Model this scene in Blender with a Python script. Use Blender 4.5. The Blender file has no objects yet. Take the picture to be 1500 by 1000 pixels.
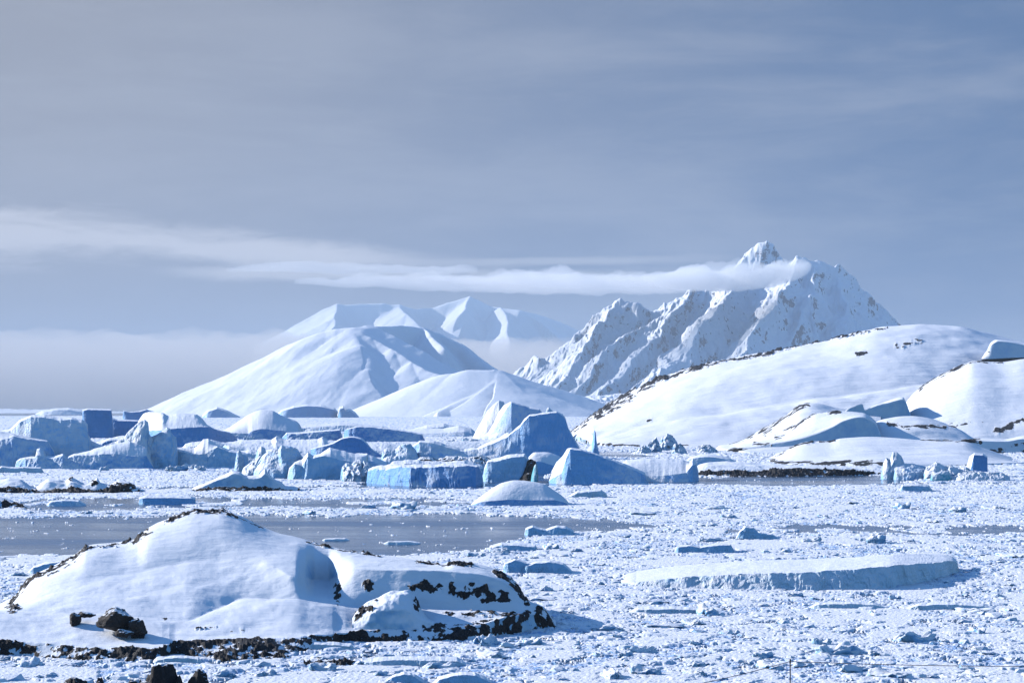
import bpy, math, random
import numpy as np
from mathutils import Vector

# ----------------------------------------------------------------- scene, camera
S = bpy.context.scene
COL = S.collection
F, HOR, CH = 2917.0, 599.0, 30.0          # focal length in photo pixels, horizon row, camera height in metres
rng = np.random.default_rng(7)
random.seed(7)

def Xat(px, Y): return (np.asarray(px, float) - 750.0) * Y / F
def Zat(py, Y): return CH - (np.asarray(py, float) - HOR) * Y / F
def Ysea(py): return CH * F / (np.asarray(py, float) - HOR)

cam_d = bpy.data.cameras.new('camera'); cam = bpy.data.objects.new('camera', cam_d); COL.objects.link(cam)
cam.location = (0, 0, CH); cam.rotation_euler = (math.pi / 2, 0, 0)
cam_d.sensor_width = 36; cam_d.lens = F * 36 / 1500; cam_d.shift_y = (HOR - 500) / 1500
cam_d.clip_start = 0.5; cam_d.clip_end = 120000
S.camera = cam

# ----------------------------------------------------------------- noise
def _h(ix, iy, iz, seed):
    h = (ix.astype(np.int64) * 374761393 + iy.astype(np.int64) * 668265263 + iz.astype(np.int64) * 2147483647 + seed * 974634541) & 0xffffffff
    h = ((h ^ (h >> 13)) * 1274126177) & 0xffffffff
    h = ((h ^ (h >> 16)) * 2246822519) & 0xffffffff
    return (h ^ (h >> 15)) & 0xffffffff
def _r(ix, iy, iz, seed): return _h(ix, iy, iz, seed) / 4294967295.0
def _q(t): return t * t * t * (t * (t * 6 - 15) + 10)

def n2(x, y, seed=0):
    x, y = np.broadcast_arrays(np.asarray(x, float), np.asarray(y, float))
    x0 = np.floor(x); y0 = np.floor(y); fx = x - x0; fy = y - y0
    ix = x0.astype(np.int64); iy = y0.astype(np.int64); z = np.zeros_like(ix)
    def g(a, b):
        t = _r(ix + a, iy + b, z, seed) * 2 * math.pi
        return np.cos(t) * (fx - a) + np.sin(t) * (fy - b)
    u = _q(fx); v = _q(fy)
    a = g(0, 0) * (1 - u) + g(1, 0) * u
    b = g(0, 1) * (1 - u) + g(1, 1) * u
    return (a * (1 - v) + b * v) * 1.5

def fbm2(x, y, o=4, seed=0, gain=0.5):
    s = 0; a = 1; c, d = 0.8, 0.6
    for k in range(o):
        s = s + a * n2(x, y, seed + k * 17); a *= gain
        x, y = (c * x - d * y) * 2.03 + 11.3, (d * x + c * y) * 2.03 - 7.1
    return s

def ridged2(x, y, o=4, seed=0, gain=0.5):
    s = 0; a = 1; c, d = 0.8, 0.6
    for k in range(o):
        s = s + a * (1 - 2 * np.abs(n2(x, y, seed + k * 31))); a *= gain
        x, y = (c * x - d * y) * 2.1 + 5.3, (d * x + c * y) * 2.1 + 3.1
    return s

def n3(x, y, z, seed=0):
    x0 = np.floor(x); y0 = np.floor(y); z0 = np.floor(z)
    u, v, w = _q(x - x0), _q(y - y0), _q(z - z0)
    ix, iy, iz = x0.astype(np.int64), y0.astype(np.int64), z0.astype(np.int64)
    r = 0
    for a in (0, 1):
        for b in (0, 1):
            for c in (0, 1):
                r = r + (u if a else 1 - u) * (v if b else 1 - v) * (w if c else 1 - w) * _r(ix + a, iy + b, iz + c, seed)
    return r * 2 - 1

def fbm3(P, f, o=4, seed=0, gain=0.5):
    s = 0; a = 1; x, y, z = P[..., 0] * f, P[..., 1] * f, P[..., 2] * f
    for k in range(o):
        s = s + a * n3(x, y, z, seed + 13 * k); a *= gain
        x, y, z = (0.8 * x - 0.6 * y) * 2.03 + 3.7, (0.6 * x + 0.8 * y) * 2.03 + 1.9, z * 2.03 + 8.1
    return s

def worley(x, y, seed=0):
    ix = np.floor(x).astype(np.int64); iy = np.floor(y).astype(np.int64); z = np.zeros_like(ix)
    f1 = np.full(x.shape, 9.0); f2 = np.full(x.shape, 9.0); idc = np.zeros(x.shape)
    for a in (-1, 0, 1):
        for b in (-1, 0, 1):
            cx, cy = ix + a, iy + b
            dx = cx + _r(cx, cy, z, seed) - x; dy = cy + _r(cx, cy, z, seed + 1) - y
            d = dx * dx + dy * dy
            m = d < f1
            f2 = np.where(m, f1, np.minimum(f2, d)); f1 = np.where(m, d, f1)
            idc = np.where(m, _r(cx, cy, z, seed + 2), idc)
    return np.sqrt(f1), np.sqrt(f2), idc

def sstep(a, b, x):
    t = np.clip((x - a) / (b - a), 0, 1); return t * t * (3 - 2 * t)

def smooth_poly(pts, x):
    """monotone cubic through the points"""
    p = sorted(pts); X = np.array([q[0] for q in p], float); Y = np.array([q[1] for q in p], float)
    if len(X) < 3: return np.interp(x, X, Y)
    h = np.diff(X); d = np.diff(Y) / h
    m = np.zeros_like(X); m[0] = d[0]; m[-1] = d[-1]
    for i in range(1, len(X) - 1):
        m[i] = 0 if d[i - 1] * d[i] <= 0 else 3 * (h[i - 1] + h[i]) / ((2 * h[i] + h[i - 1]) / d[i - 1] + (h[i] + 2 * h[i - 1]) / d[i])
    x = np.clip(x, X[0], X[-1]); k = np.clip(np.searchsorted(X, x) - 1, 0, len(X) - 2)
    t = (x - X[k]) / h[k]
    return (2 * t**3 - 3 * t**2 + 1) * Y[k] + (t**3 - 2 * t**2 + t) * h[k] * m[k] + (-2 * t**3 + 3 * t**2) * Y[k + 1] + (t**3 - t**2) * h[k] * m[k + 1]

# ----------------------------------------------------------------- objects
def mesh_from(name, V, Fq, mat, parent=None, smooth=True, attrs=None, loc=None):
    me = bpy.data.meshes.new(name)
    V = np.asarray(V, np.float32).reshape(-1, 3); Fq = np.asarray(Fq, np.int32)
    if loc is not None: V = V - np.asarray(loc, np.float32)[None]
    n = Fq.shape[1]
    me.vertices.add(len(V)); me.vertices.foreach_set('co', V.ravel())
    me.loops.add(Fq.size); me.loops.foreach_set('vertex_index', Fq.ravel())
    me.polygons.add(len(Fq)); me.polygons.foreach_set('loop_start', np.arange(0, Fq.size, n, dtype=np.int32))
    try: me.polygons.foreach_set('loop_total', np.full(len(Fq), n, np.int32))
    except Exception: pass
    me.polygons.foreach_set('use_smooth', np.full(len(Fq), smooth))
    me.update(calc_edges=True)
    for k, a in (attrs or {}).items():
        at = me.attributes.new(k, 'FLOAT', 'POINT'); at.data.foreach_set('value', np.asarray(a, np.float32).ravel())
    me.materials.append(mat)
    o = bpy.data.objects.new(name, me); COL.objects.link(o)
    if parent is not None: o.parent = parent
    elif loc is not None: o.location = loc
    return o

def quads(r, c, off=0):
    i = np.arange(r - 1)[:, None] * c + np.arange(c - 1)[None]
    return np.stack([i, i + 1, i + c + 1, i + c], -1).reshape(-1, 4) + off

def tag(o, label=None, cat=None, group=None, kind=None):
    if label: o['label'] = label
    if cat: o['category'] = cat
    if group: o['group'] = group
    if kind: o['kind'] = kind
    return o

def empty(name, loc, label, cat, group=None):
    o = bpy.data.objects.new(name, None); COL.objects.link(o); o.location = loc
    o.empty_display_size = 1
    return tag(o, label, cat, group)

# ----------------------------------------------------------------- materials
class NT:
    def __init__(s, name):
        s.m = bpy.data.materials.new(name); s.m.use_nodes = True; s.t = s.m.node_tree
        s.b = s.t.nodes['Principled BSDF']; s.o = s.t.nodes['Material Output']
    def n(s, ty, **k):
        q = s.t.nodes.new(ty)
        for a, v in k.items():
            if a in q.inputs: q.inputs[a].default_value = v
            else: setattr(q, a, v)
        return q
    def l(s, a, b): s.t.links.new(a, b)
    def noise(s, scale, detail=6, rough=0.6, vec=None, stretch=None):
        q = s.n('ShaderNodeTexNoise'); q.inputs['Scale'].default_value = scale
        q.inputs['Detail'].default_value = detail; q.inputs['Roughness'].default_value = rough
        if vec is None:
            vec = s.n('ShaderNodeTexCoord').outputs['Object']
        if stretch:
            mp = s.n('ShaderNodeMapping'); mp.inputs['Scale'].default_value = stretch; s.l(vec, mp.inputs['Vector']); vec = mp.outputs['Vector']
        s.l(vec, q.inputs['Vector']); return q.outputs['Fac']
    def ramp(s, fac, a, b, ca=(0, 0, 0, 1), cb=(1, 1, 1, 1)):
        q = s.n('ShaderNodeValToRGB'); e = q.color_ramp.elements
        e[0].position = a; e[1].position = b; e[0].color = ca; e[1].color = cb
        s.l(fac, q.inputs['Fac']); return q.outputs['Color']
    def mix(s, fac, a, b):
        q = s.n('ShaderNodeMix', data_type='RGBA')
        s.l(fac, q.inputs[0]) if hasattr(fac, 'links') else setattr(q.inputs[0], 'default_value', fac)
        for k, v in ((6, a), (7, b)):
            if hasattr(v, 'links'): s.l(v, q.inputs[k])
            else: q.inputs[k].default_value = (*v, 1) if len(v) == 3 else v
        return q.outputs[2]
    def math(s, op, a, b=0.0, c=0.0):
        q = s.n('ShaderNodeMath', operation=op)
        for k, v in enumerate((a, b, c)):
            if hasattr(v, 'links'): s.l(v, q.inputs[k])
            else: q.inputs[k].default_value = v
        return q.outputs[0]
    def bump(s, h, strength, dist):
        q = s.n('ShaderNodeBump'); q.inputs['Strength'].default_value = strength; q.inputs['Distance'].default_value = dist
        s.l(h, q.inputs['Height']); s.l(q.outputs['Normal'], s.b.inputs['Normal'])
    def attr(s, name):
        q = s.n('ShaderNodeAttribute'); q.attribute_name = name; return q.outputs['Fac']
    def nz(s):
        g = s.n('ShaderNodeNewGeometry'); x = s.n('ShaderNodeSeparateXYZ'); s.l(g.outputs['Normal'], x.inputs[0]); return x.outputs[2]
    def col(s, c):
        if hasattr(c, 'links'): s.l(c, s.b.inputs['Base Color'])
        else: s.b.inputs['Base Color'].default_value = (*c, 1)
    def rough(s, v):
        if hasattr(v, 'links'): s.l(v, s.b.inputs['Roughness'])
        else: s.b.inputs['Roughness'].default_value = v

SNOW = (0.85, 0.875, 0.92)
ICE_A, ICE_B = (0.32, 0.64, 0.96), (0.13, 0.42, 0.88)
ROCK_A, ROCK_B = (0.012, 0.012, 0.013), (0.045, 0.040, 0.040)

def mat_snow(name, sc):
    m = NT(name); n = m.noise(sc * 0.25, 6, 0.6)
    m.col(m.mix(m.ramp(n, 0.35, 0.7), (0.82, 0.85, 0.90), (0.88, 0.89, 0.92)))
    m.rough(0.65); m.b.inputs['Specular IOR Level'].default_value = 0.25
    m.bump(m.math('ADD', m.noise(sc, 5, 0.6), m.noise(sc * 0.12, 3, 0.5, stretch=(1, 1.6, 1))), 0.35, 0.35 / sc)
    return m.m
def mat_ice(name, sc, a=ICE_A, b=ICE_B, lo=0.25, hi=0.80):
    m = NT(name)
    n = m.noise(sc * 0.14, 5, 0.55, stretch=(1, 1, 0.55)); st = m.noise(sc * 0.5, 5, 0.6, stretch=(0.25, 0.25, 2.2))
    f = m.math('ADD', m.math('MULTIPLY', n, 0.65), m.math('MULTIPLY', st, 0.35))
    c = m.mix(m.ramp(f, lo, hi), a, b)
    frost = m.math('MULTIPLY', m.ramp(m.nz(), 0.35, 0.72), m.ramp(m.noise(sc * 0.8, 5, 0.6), 0.25, 0.5))
    m.col(m.mix(frost, c, SNOW)); m.rough(0.5); m.b.inputs['Specular IOR Level'].default_value = 0.35
    m.bump(m.math('ADD', m.noise(sc * 2, 8, 0.66, stretch=(1, 1, 0.6)), st), 0.6, 0.5 / sc)
    return m.m
def mat_berg(name, sc):
    """weathered ice with snow lying where it is not too steep"""
    m = NT(name)
    n = m.noise(sc * 0.4, 7, 0.62)
    ice = m.mix(m.ramp(n, 0.36, 0.66), (0.48, 0.75, 0.97), (0.20, 0.50, 0.92))
    up = m.ramp(m.math('ADD', m.nz(), m.math('MULTIPLY', m.math('SUBTRACT', n, 0.5), 0.5)), 0.22, 0.55)
    m.col(m.mix(up, ice, SNOW)); m.rough(0.55); m.b.inputs['Specular IOR Level'].default_value = 0.3
    m.bump(m.noise(sc * 1.6, 8, 0.66), 0.55, 0.5 / sc)
    return m.m
def mat_snowrock(name, sc, rocky=0.5):
    """snow with bare rock where the mesh's rock attribute says so"""
    m = NT(name)
    n = m.noise(sc * 1.2, 9, 0.7); k = m.attr('rock')
    r = m.ramp(m.math('ADD', k, m.math('MULTIPLY', m.math('SUBTRACT', n, 0.5), 1.3)), 0.49, 0.54)
    rc = m.mix(m.ramp(m.noise(sc * 2.2, 6, 0.7), 0.38, 0.68), ROCK_A, ROCK_B)
    sn = m.mix(m.ramp(m.noise(sc * 0.2, 5, 0.6), 0.35, 0.7), (0.82, 0.85, 0.90), (0.88, 0.89, 0.92))
    ic = m.mix(m.ramp(m.noise(sc * 0.5, 5, 0.6), 0.4, 0.65), (0.60, 0.79, 0.94), (0.34, 0.60, 0.88))
    sn = m.mix(m.ramp(m.nz(), 0.25, 0.55), ic, sn)
    m.col(m.mix(r, sn, rc)); m.rough(0.7); m.b.inputs['Specular IOR Level'].default_value = 0.25
    bs = m.math('ADD', m.math('MULTIPLY', m.noise(sc * 3.2, 8, 0.7), m.math('ADD', m.math('MULTIPLY', r, 3.0), 0.30)), m.math('MULTIPLY', m.noise(sc * 0.55, 5, 0.55, stretch=(0.45, 1.5, 1)), 1.1))
    m.bump(bs, 0.5, 0.3 / sc)
    return m.m
def mat_rock(name, sc, snow=0.75):
    m = NT(name)
    n = m.noise(sc, 9, 0.7)
    rc = m.mix(m.ramp(m.noise(sc * 1.7, 7, 0.7), 0.36, 0.7), ROCK_A, (0.046, 0.034, 0.029))
    up = m.ramp(m.math('ADD', m.nz(), m.math('MULTIPLY', m.math('SUBTRACT', n, 0.5), 1.1)), snow, snow + 0.08)
    m.col(m.mix(up, rc, SNOW)); m.rough(0.8); m.bump(m.noise(sc * 3, 9, 0.72), 0.8, 0.3 / sc)
    return m.m
def mat_alp(name, sc, lo, hi, rock=(0.050, 0.062, 0.090)):
    """high mountain: snow, with rock on the steepest faces"""
    m = NT(name)
    n = m.noise(sc, 10, 0.68); n2_ = m.noise(sc * 4, 8, 0.7)
    k = m.math('ADD', m.nz(), m.math('ADD', m.math('MULTIPLY', m.math('SUBTRACT', n, 0.5), 0.75), m.math('MULTIPLY', m.math('SUBTRACT', n2_, 0.5), 0.45)))
    m.col(m.mix(m.ramp(k, lo, hi), rock, SNOW)); m.rough(0.75); m.b.inputs['Specular IOR Level'].default_value = 0.2
    m.bump(m.math('ADD', n, m.math('MULTIPLY', n2_, 0.5)), 0.3, 0.04 / sc)
    return m.m
def mat_brash():
    m = NT('brash_ice'); w = m.attr('wet')
    n = m.noise(1.3, 6, 0.65)
    f = m.ramp(m.math('ADD', w, m.math('MULTIPLY', m.math('SUBTRACT', n, 0.5), 0.9)), 0.30, 0.80)
    m.col(m.mix(f, (0.88, 0.89, 0.91), (0.30, 0.50, 0.80))); m.rough(0.6); m.b.inputs['Specular IOR Level'].default_value = 0.25
    m.bump(m.noise(3.5, 8, 0.7), 0.7, 0.12)
    return m.m
def mat_water():
    m = NT('sea_water'); m.col((0.030, 0.048, 0.070)); m.rough(0.22); m.b.inputs['IOR'].default_value = 1.333
    n = m.noise(0.5, 6, 0.65, stretch=(1, 0.55, 1)); g = m.noise(0.02, 4, 0.6, stretch=(0.35, 1.5, 1))
    ice = m.ramp(g, 0.40, 0.66)                          # streaks of thin grease ice on the water
    m.col(m.mix(ice, (0.022, 0.056, 0.115), (0.075, 0.13, 0.225)))
    m.rough(m.math('ADD', 0.10, m.math('MULTIPLY', ice, 0.22)))
    m.bump(n, 0.25, 0.25)
    return m.m

M_SNOW = mat_snow('snow', 0.5); M_SNOWN = mat_snow('near_snow', 2.0); M_SNOWF = mat_snow('far_snow', 0.02)
M_ICE = mat_ice('blue_ice', 0.35); M_DICE = mat_ice('deep_blue_ice', 0.35, (0.19, 0.49, 0.89), (0.08, 0.31, 0.74))
M_PICE = mat_ice('pale_ice', 0.4, (0.48, 0.76, 0.98), (0.26, 0.58, 0.95))
M_FLOE = mat_ice('floe_ice', 0.6, (0.78, 0.91, 0.99), (0.46, 0.74, 0.97))
M_TEAL = mat_ice('turquoise_ice', 0.5, (0.16, 0.62, 0.72), (0.05, 0.36, 0.50))
M_BERG = mat_berg('berg_ice', 0.4); M_CHUNK = mat_berg('lump_ice', 2.0)
M_ISLE = mat_snowrock('island_snow', 1.1); M_HILL = mat_snowrock('hill_snow', 0.16); M_SKER = mat_snowrock('skerry_snow', 0.4)
M_ROCK = mat_rock('boulder_rock', 1.6, 0.80); M_BROCK = mat_rock('banded_rock', 0.25, 0.84); M_RUB = mat_rock('rubble_rock', 0.45, 0.50)
M_ALP = mat_alp('alpine', 0.011, 0.38, 0.46); M_FAR = mat_alp('far_alpine', 0.002, 0.20, 0.30); M_MID = mat_alp('mid_alpine', 0.006, 0.28, 0.36)
M_BRASH = mat_brash(); M_WATER = mat_water()
_m = NT('dark_metal'); _m.col(_m.mix(_m.ramp(_m.noise(40), 0.4, 0.6), (0.03, 0.035, 0.045), (0.07, 0.065, 0.06))); _m.b.inputs['Metallic'].default_value = 0.6; _m.rough(0.6); M_METAL = _m.m

# ----------------------------------------------------------------- icebergs: lofted from waterline over a lip and crest to the back
def loft_rows(A, B, n, mode='lin', last=False):
    t = np.linspace(0, 1, n + 1)[:None if last else -1][:, None]
    if mode == 'dome': tz = 1 - (1 - t) ** 1.9
    elif mode == 'ease': tz = t * t * (3 - 2 * t)
    elif mode == 'fall': tz = t ** 2.0
    elif mode == 'wall': tz = t ** 0.85
    else: tz = t
    ty = t ** 1.6 if mode == 'wall' else t
    return A[0] + (B[0] - A[0]) * ty, A[1] + (B[1] - A[1]) * tz

_seed = [100]
def berg_part(root, name, top, base, depth, edge=None, cap='snow_cap', mi=None, ms=None, amp=1.0, ampt=0.3, inset=0.10, crest=0.55,
              step=0.5, fl=5.0, rows=(16, 14, 10), taper=0.55, shape='dome', smooth=False, dy=0.0, undercut=0.0):
    """top/base/edge are outlines in photo pixels read at the part's own distance; depth in metres"""
    _seed[0] += 7; sd = _seed[0]
    a, b = top[0][0], top[-1][0]
    px = np.linspace(float(a), float(b), max(12, int((b - a) / step)))
    ip = smooth_poly if smooth else lambda p, x: np.interp(x, [q[0] for q in p], [q[1] for q in p])
    tp = ip(top, px); bp = ip(base, px) if isinstance(base, list) else np.full_like(px, base)
    if not smooth: tp = tp + min(1.3, amp * 900 / float(Ysea(np.mean(bp)))) * (0.9 * fbm2(px / 15, px * 0 + sd, 3, sd, 0.5)) * np.clip(np.minimum(px - a, b - px) / 4, 0, 1)
    u = (px - a) / (b - a); e = (1 - np.abs(2 * u - 1) ** 4) ** 0.5
    e = e * taper + (1 - taper) * np.minimum(1, 12 * np.minimum(u, 1 - u) + 0.15)
    Yf = Ysea(bp) + dy + 0.35 * depth * (1 - e)
    D = depth * np.maximum(e, 0.12)
    Yc = Yf + crest * D; Zc = np.maximum(Zat(tp, Yc), -0.3)
    if edge is None:
        R = [(Yf - undercut * 0, np.full_like(px, -1.2)), (Yc, Zc)]
        segs = [loft_rows(R[0], R[1], rows[0] + rows[1], 'wall' if shape == 'wall' else shape)]; kc = None
    else:
        ep = ip(edge, px) + (0 if smooth else min(1.3, amp * 900 / float(Ysea(np.mean(bp)))) * 0.9 * fbm2(px / 10, px * 0 + sd + 7, 3, sd + 2, 0.5)); ep = np.maximum(ep, tp + 0.01)
        Ye = Yf + inset * D; Ze = np.maximum(Zat(ep, Ye), -0.4); Ze = np.minimum(Ze, Zc)
        R0 = (Yf + undercut, np.full_like(px, -1.2))
        segs = [loft_rows(R0, (Ye, Ze), rows[0], 'lin'), loft_rows((Ye, Ze), (Yc, Zc), rows[1], shape)]; kc = rows[0]
    Yb = Yf + D
    segs.append(loft_rows((Yc, Zc), (Yb, np.full_like(px, -1.2)), rows[2], 'fall', True))
    Yv = np.vstack([s[0] for s in segs]); Zv = np.vstack([s[1] for s in segs])
    Xv = Xat(px[None], Yv)
    P = np.stack([Xv, Yv, Zv], -1)
    nr = len(P); nf = rows[0] if edge is not None else rows[0] + rows[1]
    A = np.full((nr, 1), float(ampt))
    if edge is not None: A[:nf + 1] = amp * np.clip(np.linspace(1.0, 0.55, nf + 1), 0, 1)[:, None]
    else: A[:nf] = amp; A[nf:] = amp * 0.6
    A[-3:] *= 0.4
    wv = np.stack([P[..., 0] / fl, P[..., 1] / fl, P[..., 2] / (fl * 1.8)], -1)
    big = fbm3(wv * 0.6, 1.0, 3, sd); rid = 1 - 2 * np.abs(fbm3(wv, 1.3, 4, sd + 3))
    fine = fbm3(P, 2.2 / fl, 4, sd + 5)
    blk = np.floor(fbm3(wv, 0.9, 2, sd + 21) * 3.0) / 3.0
    nb = A * 0 + 1.0
    if edge is not None: nb[nf + 1:] = 0.0
    P[..., 1] += A * (1.2 * big - nb * (0.30 * rid - 0.9 * blk))
    P[..., 0] += A * 0.7 * fbm3(wv, 0.8, 3, sd + 9)
    up = np.clip(Zv / 2.0, 0, 1)
    P[..., 2] += A * up * (0.30 * fine + nb * 0.20 * rid + 0.25 * big)
    loc = root.location
    out = []
    if edge is None:
        V = P.reshape(-1, 3); out.append(mesh_from(name, V, quads(nr, len(px)), mi or M_BERG, root, True, loc=loc))
    else:
        Pc = P[:kc + 1]; Ps = P[kc:]
        out.append(mesh_from(name, Pc.reshape(-1, 3), quads(len(Pc), len(px)), mi or M_ICE, root, True, loc=loc))
        out.append(mesh_from(cap, Ps.reshape(-1, 3), quads(len(Ps), len(px)), ms or M_SNOW, root, True, loc=loc))
    return out

def berg(label, px, py, name='iceberg', cat='iceberg', group=None):
    Y = float(Ysea(py)); return empty(name, (float(Xat(px, Y)), Y, 0), label, cat, group)

# B: dark tabular block at the back left
r = berg('dark blue flat-topped iceberg block standing behind the big pale berg at far left', 150, 642)
berg_part(r, 'tall_block', [(119, 640), (121, 600), (128, 598), (163, 599), (165, 612), (167, 640)], 642, 30, [(119, 641), (121, 602), (128, 600), (163, 601), (165, 614), (167, 641)], cap='block_top', mi=M_DICE, amp=0.6)
berg_part(r, 'low_block', [(160, 640), (163, 611), (172, 614), (200, 615), (222, 618), (228, 642)], 641, 40, [(160, 641), (163, 613), (172, 616), (200, 617), (222, 620), (228, 642)], cap='block_top', mi=M_DICE, amp=0.6, dy=4)
r = berg('small dark blue iceberg with a notched top behind the white-domed berg', 200, 622)
berg_part(r, 'ice_cliff', [(178, 620), (181, 601), (190, 603), (204, 602), (214, 599), (228, 603), (236, 620)], 622, 60, [(178, 621), (181, 602), (190, 604), (204, 603), (214, 600), (228, 605), (236, 621)], mi=M_DICE, amp=0.7)
# C: white dome over dark cliff
r = berg('iceberg with a white snow dome above a long dark blue cliff, behind the spires', 275, 656)
berg_part(r, 'ice_cliff', [(196, 640), (203, 618), (210, 606), (222, 603), (238, 604), (246, 608), (262, 605), (285, 606), (295, 612), (304, 622), (318, 629), (333, 632), (345, 638), (350, 650)], [(196, 652), (240, 656), (300, 656), (350, 652)], 90,
          [(196, 642), (215, 631), (235, 630), (252, 628), (275, 626), (305, 625), (318, 630), (333, 633), (345, 639), (350, 651)], mi=M_DICE, amp=0.8, ampt=0.7, inset=0.06, smooth=True)
# F: white mound
r = berg('smooth white snow mound iceberg with a blue notch cut in its foot', 380, 645)
berg_part(r, 'ice_cliff', [(318, 634), (335, 626), (352, 615), (370, 604), (385, 600), (398, 601), (412, 608), (425, 613), (436, 618), (442, 628), (446, 642)], 644, 120,
          [(318, 637), (345, 634), (362, 635), (370, 631), (385, 628), (405, 630), (418, 631), (430, 634), (442, 634), (446, 643)], mi=M_DICE, amp=0.6, ampt=0.4, inset=0.05, smooth=True)
r = berg('low white-topped ice shelf with crumbling blue front between the white mound and dark slab', 460, 646)
berg_part(r, 'ice_cliff', [(414, 640), (420, 633), (440, 633), (470, 630), (498, 628), (502, 640)], 646, 70, [(414, 641), (420, 635), (440, 635), (470, 632), (498, 630), (502, 641)], mi=M_DICE, amp=1.0)
# G: tabular dark slab
r = berg('long dark blue tabular iceberg with a gently tilted top behind the arched blue ice', 560, 648)
berg_part(r, 'ice_cliff', [(502, 645), (505, 629), (515, 626), (527, 624), (545, 625), (570, 627), (600, 631), (618, 635), (623, 645)], 648, 80, [(502, 646), (505, 630), (515, 627.5), (527, 625), (545, 626), (570, 628.5), (600, 633), (618, 637), (623, 646)], mi=M_DICE, amp=0.8)
# sheet of ice behind the ridge berg
r = berg('low white ice floe lying left of the two-peaked berg', 650, 640, 'ice_floe', 'ice floe')
berg_part(r, 'ice_cliff', [(560, 636), (590, 630), (620, 627), (650, 627), (672, 623), (690, 627), (702, 636)], 640, 160, [(560, 637), (590, 635), (620, 635), (650, 634), (680, 632), (702, 637)], amp=0.6)
# J: plate and arch
r = berg('broad flat white ice plate with small humps lying behind the jagged blocks', 420, 664, 'ice_floe', 'ice floe')
berg_part(r, 'ice_cliff', [(315, 660), (330, 648), (360, 644), (398, 644), (405, 639), (415, 643), (440, 644), (465, 643), (472, 640), (480, 644), (520, 647), (560, 647), (590, 652), (602, 664)], 668, 110,
          [(315, 662), (330, 652), (360, 659), (420, 661), (500, 660), (570, 660), (602, 665)], amp=0.6, ampt=0.8, mi=M_PICE)
r = berg('smooth dark blue arched hump of ice rising from the white plate', 510, 667)
berg_part(r, 'ice_cliff', [(455, 657), (470, 653), (488, 648), (502, 641), (515, 639), (528, 641), (537, 648), (545, 657), (556, 664), (560, 667)], 669, 40, [(455, 658), (470, 654.5), (488, 649.5), (502, 642.5), (515, 640.5), (528, 643), (537, 650), (545, 659), (556, 665), (560, 667.5)], mi=M_DICE, amp=0.4, smooth=True, dy=-20)
# A: large pale berg at the left edge
r = berg('large pale blue rounded iceberg at the left edge with snow on its crown', 60, 684)
berg_part(r, 'ice_wall', [(-40, 640), (-10, 632), (15, 628), (30, 614), (45, 608), (65, 607), (85, 611), (105, 611), (120, 614), (128, 622), (126, 632), (133, 645), (150, 653), (160, 664), (165, 683)], 684, 75,
          [(-40, 642), (-10, 637), (15, 631), (30, 618), (45, 611), (65, 611), (85, 615), (105, 614), (120, 618), (128, 626), (126, 636), (133, 648), (150, 656), (160, 667), (165, 684)], mi=M_PICE, amp=1.0, inset=0.3, fl=9)
berg_part(r, 'front_hump', [(-60, 640), (-20, 634), (0, 631), (15, 634), (40, 640), (70, 645), (80, 660), (84, 684)], 685, 50,
          [(-60, 650), (-20, 646), (0, 645), (20, 639), (40, 643), (70, 647), (80, 663), (84, 685)], cap='hump_snow', mi=M_ICE, amp=0.7, inset=0.25, dy=-14)
# D: twin spires
r = berg('iceberg with a tall spire and a second shorter spire above a low blue shelf', 160, 686)
berg_part(r, 'low_shelf', [(22, 683), (24, 675), (30, 671), (48, 668), (52, 668), (54, 657), (58, 656), (64, 660), (67, 667), (80, 668), (92, 664), (97, 669), (108, 665), (118, 663), (140, 657), (165, 650), (190, 646), (215, 655), (225, 684)], 687, 40,
          [(22, 684), (24, 676), (30, 672.5), (48, 671), (54, 667), (60, 667), (67, 671), (80, 671), (92, 667), (97, 672), (108, 667), (118, 667), (140, 666), (165, 664), (190, 668), (215, 668), (225, 685)], cap='shelf_snow', mi=M_ICE, amp=0.8, inset=0.15, dy=-8)
berg_part(r, 'main_spire', [(118, 668), (145, 655), (168, 647), (182, 640), (190, 630), (199, 622), (205, 616), (212, 614), (217, 618), (218, 634), (222, 640), (230, 650), (234, 686)], 686, 34, mi=M_BERG, amp=0.9, shape='wall', crest=0.35, fl=6)
berg_part(r, 'second_spire', [(214, 684), (217, 640), (228, 637), (236, 632), (244, 625), (249, 628), (251, 635), (258, 640), (260, 655), (262, 686)], 686, 34, mi=M_PICE, amp=0.8, shape='wall', crest=0.4, fl=5)
# E: low ramp berg
r = berg('low blue wedge iceberg with a rounded white knob right of the spires', 300, 685)
berg_part(r, 'ice_cliff', [(249, 680), (250, 657), (255, 655), (285, 656), (293, 649), (298, 643), (305, 642), (311, 646), (318, 652), (335, 658), (350, 660), (362, 664), (366, 685)], 685, 45,
          [(249, 681), (250, 659), (262, 660), (285, 666), (300, 665), (318, 655), (335, 661), (350, 663), (362, 667), (366, 685)], mi=M_PICE, amp=0.9, inset=0.12, fl=7)
# I: rounded blocks
r = berg('pale blue iceberg with humped tops joining the jagged ice left of the long flat cliff', 440, 703)
berg_part(r, 'left_block', [(372, 690), (384, 668), (392, 660), (408, 657), (413, 650), (422, 653), (436, 657), (441, 668), (448, 675), (455, 704)], 702, 30, mi=M_PICE, amp=0.9, shape='wall', crest=0.5, fl=6, dy=3)
berg_part(r, 'right_block', [(420, 702), (424, 684), (432, 676), (443, 672), (451, 662), (458, 667), (470, 664), (484, 655), (500, 660), (520, 664), (540, 664), (552, 668), (558, 676), (545, 690), (538, 703)], 703, 34,
          [(420, 703), (424, 687), (432, 679), (443, 683), (451, 668), (458, 671), (470, 668), (484, 668), (500, 674), (520, 677), (540, 676), (552, 680), (558, 685), (545, 695), (538, 703.5)], cap='block_snow', mi=M_PICE, amp=0.8, inset=0.12, fl=7)
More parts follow.
